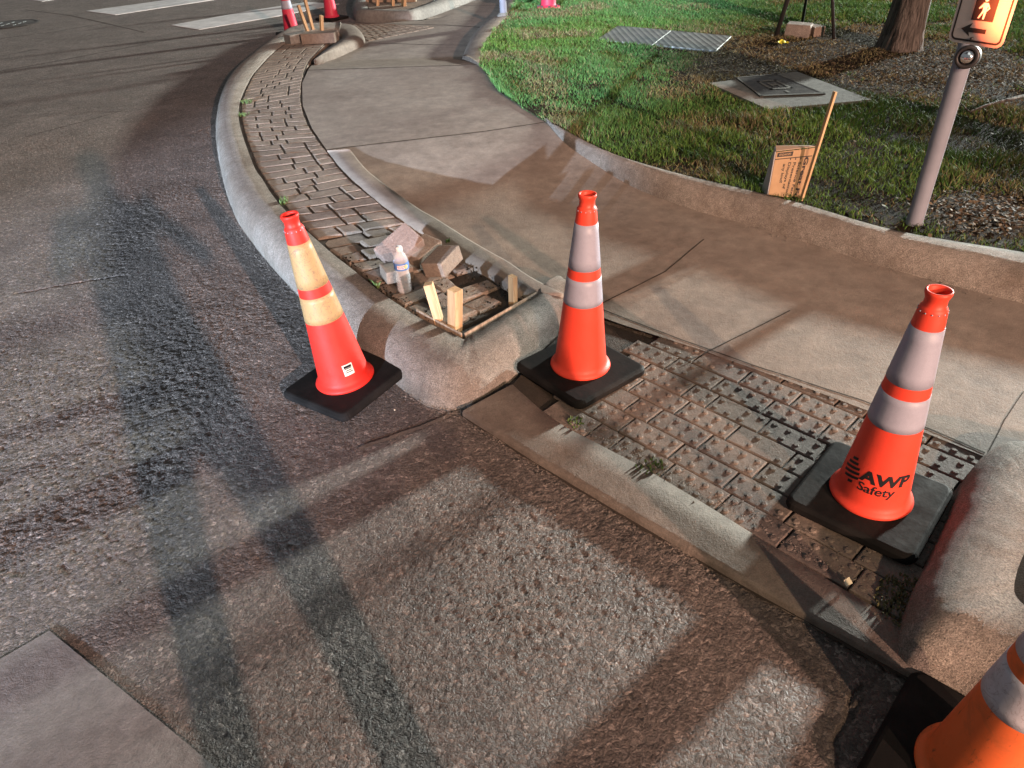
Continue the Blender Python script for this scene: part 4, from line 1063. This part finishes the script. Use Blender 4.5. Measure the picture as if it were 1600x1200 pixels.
for k in range(7):
    a = k * .9 + q.random() * .5; p0 = Vector((.11, 0, 2.9 + q.random() * .4)); p1 = p0 + Vector((math.cos(a) * .6, math.sin(a) * .6, .8)); p2 = p1 + Vector((math.cos(a) * 1.1, math.sin(a) * 1.1, .9 + q.random()))
    tube(bm, [p0, p1, p2], [.085, .05, .015], 8); tips += [p1, p2, (p1 + p2) / 2]
    for s in (-.7, .7):
        p3 = p1 + Vector((math.cos(a + s), math.sin(a + s), .6)) * .9; tube(bm, [p1, p3], [.03, .01], 6); tips += [p3]
bobj('trunk', bm, M['bark'], tr, True)
v = []; f = []
for tpz in tips:
    for _ in range(230):
        c = tpz + Vector((q.gauss(0, .38), q.gauss(0, .38), q.gauss(.1, .3))); s_ = q.uniform(.03, .06); n_ = Vector((q.gauss(0, 1), q.gauss(0, 1), q.gauss(0, 1))).normalized(); u1 = n_.orthogonal().normalized() * s_; u2 = n_.cross(u1) * .6
        k = len(v); v += [tuple(c - u1), tuple(c + u2), tuple(c + u1), tuple(c - u2)]; f.append((k, k + 1, k + 2, k + 3))
mesh('crown', v, f, M['leaf'], tr)
# fallen branch in the lawn
bm = bmesh.new(); pts = W((1600, 150), (1570, 157), (1540, 165), (1515, 175), (1500, 160), z=.19)
tube(bm, pts, [.012, .011, .009, .006, .003], 6)
tag(bobj('fallen_branch', bm, M['bark'], None, True), 'thin dead branch lying in the lawn behind the button post', 'branch')
# hydrant
h0 = P(857, 14, .15)
hy = empty('fire_hydrant', (h0.x, h0.y, .14), 0, 'pinkish red fire hydrant at the top edge of the lawn', 'fire hydrant')
hb = lathe('barrel', [(.16, -.03), (.16, .03), (.15, .045), (.105, .05), (.10, .08), (.10, .42), (.125, .44), (.125, .47), (.105, .48)], M['pink'], hy, 32)
lathe('bonnet', [(.11, .48), (.10, .55), (.06, .61), (.02, .63), (.02, .67), (.001, .67)], M['pink'], hy, 32)
for a in (0, math.pi, -math.pi / 2):
    bm = bmesh.new(); tube(bm, [(0.08 * math.cos(a), .08 * math.sin(a), .36), (.17 * math.cos(a), .17 * math.sin(a), .36)], [.05, .05], 14); bobj('outlet', bm, M['pink'], hy, True)
for k in range(8): a = k * math.pi / 4; box('bolt', (.025, .025, .03), M['dark_steel'], hb, (.135 * math.cos(a), .135 * math.sin(a), .05))
# far post
fp_ = P(787, 30, .12)
fpo = empty('signal_post', (fp_.x, fp_.y, .13), 0, 'slim pale metal post with a foot plate at the far lawn corner', 'post')
lathe('pole', [(.045, 0), (.045, 2.6), (.001, 2.62)], M['steel'], fpo, 24)
lathe('foot_plate', [(.10, -.02), (.10, .02), (.07, .05), (.05, .07)], M['pad'], fpo, 16)
# far stakes and bricks at end of island
def fstake(px0, py0, px1, py1, w_, label, z0=.14, mt='wood', rz=.6): return stake(px0, py0, px1, py1, z0, w_, label, rz, 0, w_ * .7, mt=mt, group='far stakes at the end of the brick strip')
fstake(482, 52, 466, 8, .045, 'far stake leaning left in front of the pink cone', z0=.15)
fstake(489, 46, 475, -6, .045, 'tallest far stake, running out of the top of the photo', z0=.15)
fstake(503, 48, 502, 24, .050, 'short upright far stake right of the leaning pair', z0=.15)
paver('loose_paver', 463, 59, .19, (.24, .16, .10), (0, 0, rad(40)), 'pale loose paver at the far end, left of the blue-white rag', 'pad', 'loose pavers at the far end')
paver('loose_paver', 500, 58, .19, (.40, .2, .11), (0, 0, rad(-5)), 'long loose paver block at the far end of the brick strip', 'brick', 'loose pavers at the far end')
s1 = P(483, 60, .15); bm = bmesh.new(); add_box(bm, (.05, .12, .03), (0, 0, .02), None, .01, .004, 2)
o = bobj('rag', bm, mat('pale_rag', (.6, .72, .8), .7)); o.location = (s1.x, s1.y, .15); o.rotation_euler = (0, .3, .5); tag(o, 'small crumpled pale blue rag between the far loose pavers', 'rag')
for i, (px, lab) in enumerate(((590, 'far form stake at the left of the white curb nose'), (614, 'middle far form stake above the white curb nose'), (631, 'widest pale far form stake above the white curb nose'))):
    stake(px, 9, px, -22, .15, (.05, .06, .16)[i], lab, .3, 0, .04, group='stakes on the far curb nose')
a = P(572, 4, .15); b = P(650, 3, .15); d = b - a; bm = bmesh.new(); add_box(bm, (d.length, .05, .16), (0, 0, .06), None, .002)
o = bobj('form_board', bm, M['old_wood']); o.location = (a + b) / 2 + Vector((0, .05, 0)); o.rotation_euler = (0, 0, math.atan2(d.y, d.x)); tag(o, 'weathered board lying on the far curb nose behind its stakes', 'board')

# ------------------------------------------------------------------ small litter on the ground
def chip(px, py, z, s, mt, name, label, cat, seed=0):
    p = P(px, py, z); bm = bmesh.new(); bmesh.ops.create_icosphere(bm, subdivisions=1, radius=s)
    for v in bm.verts: v.co = Vector((v.co.x, v.co.y * .7, v.co.z * .45)) * (1 + .5 * noise.noise(v.co * 90 + Vector((seed, 0, 0))))
    o = bobj(name, bm, M[mt]); o.location = (p.x, p.y, z + s * .3); o.rotation_euler = (0, 0, seed); return tag(o, label, cat)
chip(1000, 1102, .002, .007, 'seam', 'dark_pebble', 'single black pebble on the near asphalt', 'pebble', 1)
chip(617, 641, .0, .005, 'dry', 'pale_pebble', 'tiny pale pebble in the gutter beside the tilted cone', 'pebble', 2)
chip(340, 62, .0, .02, 'white_card', 'white_chip', 'small white chip on the far road below the stripe', 'litter', 3)
chip(355, 237, .0, .012, 'seam', 'dark_clod', 'small dark clod on the road near the curb bend', 'litter', 4)
p = P(1322, 917, .036); v = [(0, 0, 0), (.018, .004, .006), (.012, .018, .016), (-.004, .012, .010)]
o = mesh('dry_leaf', v, [(0, 1, 2), (0, 2, 3)], M['dry']); o.location = (p.x, p.y, .038); tag(o, 'small pale curled leaf on the gutter concrete by the right curb', 'leaf')
# gravel crumbs near the hole
v = []; f = []; q = random.Random(11); bm = bmesh.new()
for _ in range(240):
    u__ = LL[-1] - q.uniform(0, .95); vv = q.choice([q.uniform(0, .12), q.uniform(.8, 1.0), q.random()]); p = at_strip(u__, vv); s = q.uniform(.002, .006)
    r = bmesh.ops.create_icosphere(bm, subdivisions=1, radius=s, matrix=Matrix.Translation((p.x, p.y, .132 if u__ > LL[-1] - .2 else .14)))
    for vx in r['verts']: vx.co += Vector((q.gauss(0, s * .2), q.gauss(0, s * .2), q.gauss(0, s * .2)))
tag(bobj('crumbs', bm, M['soil']), 'loose mortar crumbs and grit around the open brick hole', 'grit', kind='stuff')

# unseen cabinet, added right of the frame to block lamplight at lower right
cabn = empty('shade_cabinet', (3.62, 2.36, 0), rad(-55), 'grey cabinet added unseen right of the frame to shade the right curb', 'cabinet')
box('cabinet_base', (1.0, .6, .3), M['pad'], cabn, (0, 0, .1), None, .01)
cbx = box('cabinet_body', (.92, .52, 1.3), M['steel'], cabn, (0, 0, .90), None, .01)
box('door', (.84, .02, 1.2), M['steel'], cabn, (0, -.272, .90), None, .004); box('handle', (.03, .03, .16), M['dark_steel'], cabn, (.32, -.295, .9), None, .004)
v = []; f = []; q = random.Random(21)
def grit_line(pts, n_, spread, z_):
    pts = resample(pts, 200)
    for _ in range(n_):
        p = pts[q.randrange(200)]; s = q.uniform(.001, .0032) * q.choice([1, 1, 1.5]); c = Vector((p.x + q.gauss(0, spread), p.y + q.gauss(0, spread), z_ + s * .4)); k = len(v)
        for dx_, dy_, dz_ in ((1, 0, 0), (0, 1, 0), (-1, 0, 0), (0, -1, 0), (0, 0, 1), (0, 0, -1)):
            v.append((c.x + dx_ * s * q.uniform(.6, 1.3), c.y + dy_ * s * q.uniform(.6, 1.3), c.z + dz_ * s * q.uniform(.5, .9)))
        for a_i in range(4): f.append((k + a_i, k + (a_i + 1) % 4, k + 4)); f.append((k + (a_i + 1) % 4, k + a_i, k + 5))
grit_line(W((890, 668), (1000, 724), (1100, 783), (1200, 845), (1400, 955), z=0), 500, .010, .029)
grit_line(W((1010, 725), (1100, 780), (1250, 850), (1420, 930), z=0), 200, .03, .031)
grit_line(W((1400, 990), (1440, 900), (1480, 820), z=0), 350, .03, .031)
grit_line(W((640, 615), (700, 645), (760, 628), (820, 600), z=0), 500, .02, .002)
grit_line(W((345, 250), (380, 370), (450, 450), (560, 560), z=0), 900, .02, .0)
grit_line(W((725, 650), (900, 760), (1100, 880), (1380, 1030), z=0), 900, .018, -.001)
grit_line(W((860, 215), (950, 275), (1100, 330), (1300, 390), (1560, 465), z=.05), 500, .02, .037)
tag(mesh('grit', v, f, M['stone']), 'loose grit and crumbs collected along the gutter, joints and curb feet', 'grit', kind='stuff')
# ------------------------------------------------------------------ person taking the picture (casts the long shadow)
def person():
    me = bpy.data.meshes.new('person')
    J = [((0, 0, .95), .135), ((0, 0, 1.15), .125), ((0, 0, 1.38), .15), ((0, 0, 1.50), .06), ((0, .02, 1.60), .085), ((0, .02, 1.70), .095), ((0, .01, 1.77), .06),
         ((.20, 0, 1.42), .06), ((.34, .06, 1.20), .045), ((.14, .22, 1.36), .035), ((.10, .27, 1.45), .025),
         ((-.20, 0, 1.42), .06), ((-.34, .06, 1.20), .045), ((-.14, .22, 1.36), .035), ((-.10, .27, 1.45), .025),
         ((.12, 0, .85), .095), ((.17, .02, .48), .065), ((.21, 0, .09), .045), ((.22, .16, .04), .035),
         ((-.12, 0, .85), .095), ((-.17, .02, .48), .065), ((-.21, 0, .09), .045), ((-.22, .16, .04), .035)]
    E_ = [(0, 1), (1, 2), (2, 3), (3, 4), (4, 5), (5, 6), (2, 7), (7, 8), (8, 9), (9, 10), (2, 11), (11, 12), (12, 13), (13, 14), (0, 15), (15, 16), (16, 17), (17, 18), (0, 19), (19, 20), (20, 21), (21, 22)]
    me.from_pydata([j[0] for j in J], E_, []); o = bpy.data.objects.new('person', me); C.objects.link(o)
    md = o.modifiers.new('s', 'SKIN'); md2 = o.modifiers.new('u', 'SUBSURF'); md2.levels = 1; md2.render_levels = 2
    for i, (p_, r) in enumerate(J): me.skin_vertices[0].data[i].radius = (r, r)
    me.skin_vertices[0].data[0].use_root = True
    me.materials.append(M['cloth']); return o
pe = person(); pe.location = (.20, -.40, 0); pe.rotation_euler = (0, 0, rad(8)); tag(pe, 'person standing on the road behind the view, feet apart, arms raised', 'person')

# ------------------------------------------------------------------ street lamps outside the frame
for az, el, dist_, E_, col, aimp, rad_, desc in LAMPS:
    tgt = Vector((aimp[0], aimp[1], .1)); a = rad(az); e = rad(el)
    L = tgt + Vector((math.cos(a) * math.cos(e), math.sin(a) * math.cos(e), math.sin(e))) * dist_
    back = Vector((math.cos(a), math.sin(a), 0))
    t_ = empty('street_lamp', (L.x + back.x * 1.2, L.y + back.y * 1.2, 0), 0, 'street lamp standing out of frame, ' + desc, 'street lamp', 'street lamps around the junction')
    base = Vector(t_.location); hz = L.z
    lathe('pole', [(.14, 0), (.12, .3), (.09, hz * .5), (.06, hz + .25), (.001, hz + .27)], M['dark_steel'], t_, 16)
    bm = bmesh.new(); tube(bm, [(0, 0, hz + .15), tuple(L - base + Vector((0, 0, .22)))], [.04, .03], 10); bobj('arm', bm, M['dark_steel'], t_, True)
    bm = bmesh.new(); add_box(bm, (.5, .3, .1), (0, 0, 0), None, .03, 0, 2); hd = bobj('lamp_head', bm, M['dark_steel'], t_); hd.location = L - base + Vector((0, 0, .22)); hd.rotation_euler = (0, 0, a)
    l = bpy.data.lights.new('lamp_light', 'SPOT'); l.color = col; l.energy = E_ * 4 * math.pi ** 2 * dist_ ** 2 / 3.14159; l.shadow_soft_size = .09 if dist_ < 20 else (1.1 if az == 35 else .20 if az == -63 else .16)
    l.spot_size = 2 * math.atan(rad_ / dist_); l.spot_blend = .35 if rad_ > 4 else .9
    lo_ = link(bpy.data.objects.new('lamp_light', l), t_); lo_.location = L - base; lo_.rotation_euler = (tgt - L).to_track_quat('-Z', 'Y').to_euler()
# red pedestrian signal across the road (its light falls on the sign)
ctr = Vector(bl_) + ux * .25 + uz * .15
sp = ctr + Vector((un.x, un.y, 0)).normalized() * 15 + Vector((0, 0, 1.6)); t_ = empty('pedestrian_signal', (sp.x, sp.y, 0), 0, 'pedestrian signal head glowing red on its post across the road, out of frame', 'signal')
lathe('pole', [(.05, 0), (.05, sp.z - .1)], M['steel'], t_, 16)
dv = ctr - sp
hb_ = box('signal_housing', (.36, .2, .36), M['dark_steel'], t_, (0, 0, sp.z), (0, 0, math.atan2(dv.y, dv.x) - math.pi / 2), .02, 0, 2)
le = mesh('signal_lens', [(-.12, .103, -.12), (.12, .103, -.12), (.12, .103, .12), (-.12, .103, .12)], [(0, 1, 2, 3)], M['red_lens'], hb_)
l = bpy.data.lights.new('signal_light', 'SPOT'); l.color = (1, .15, .045); l.energy = 130000; l.shadow_soft_size = .06; l.spot_size = 2 * math.atan(.135 / 15); l.spot_blend = .3
lo_ = link(bpy.data.objects.new('signal_light', l), t_); src = sp + dv.normalized() * .2
lo_.location = src - Vector(t_.location); lo_.rotation_euler = (ctr - src).to_track_quat('-Z', 'Y').to_euler()
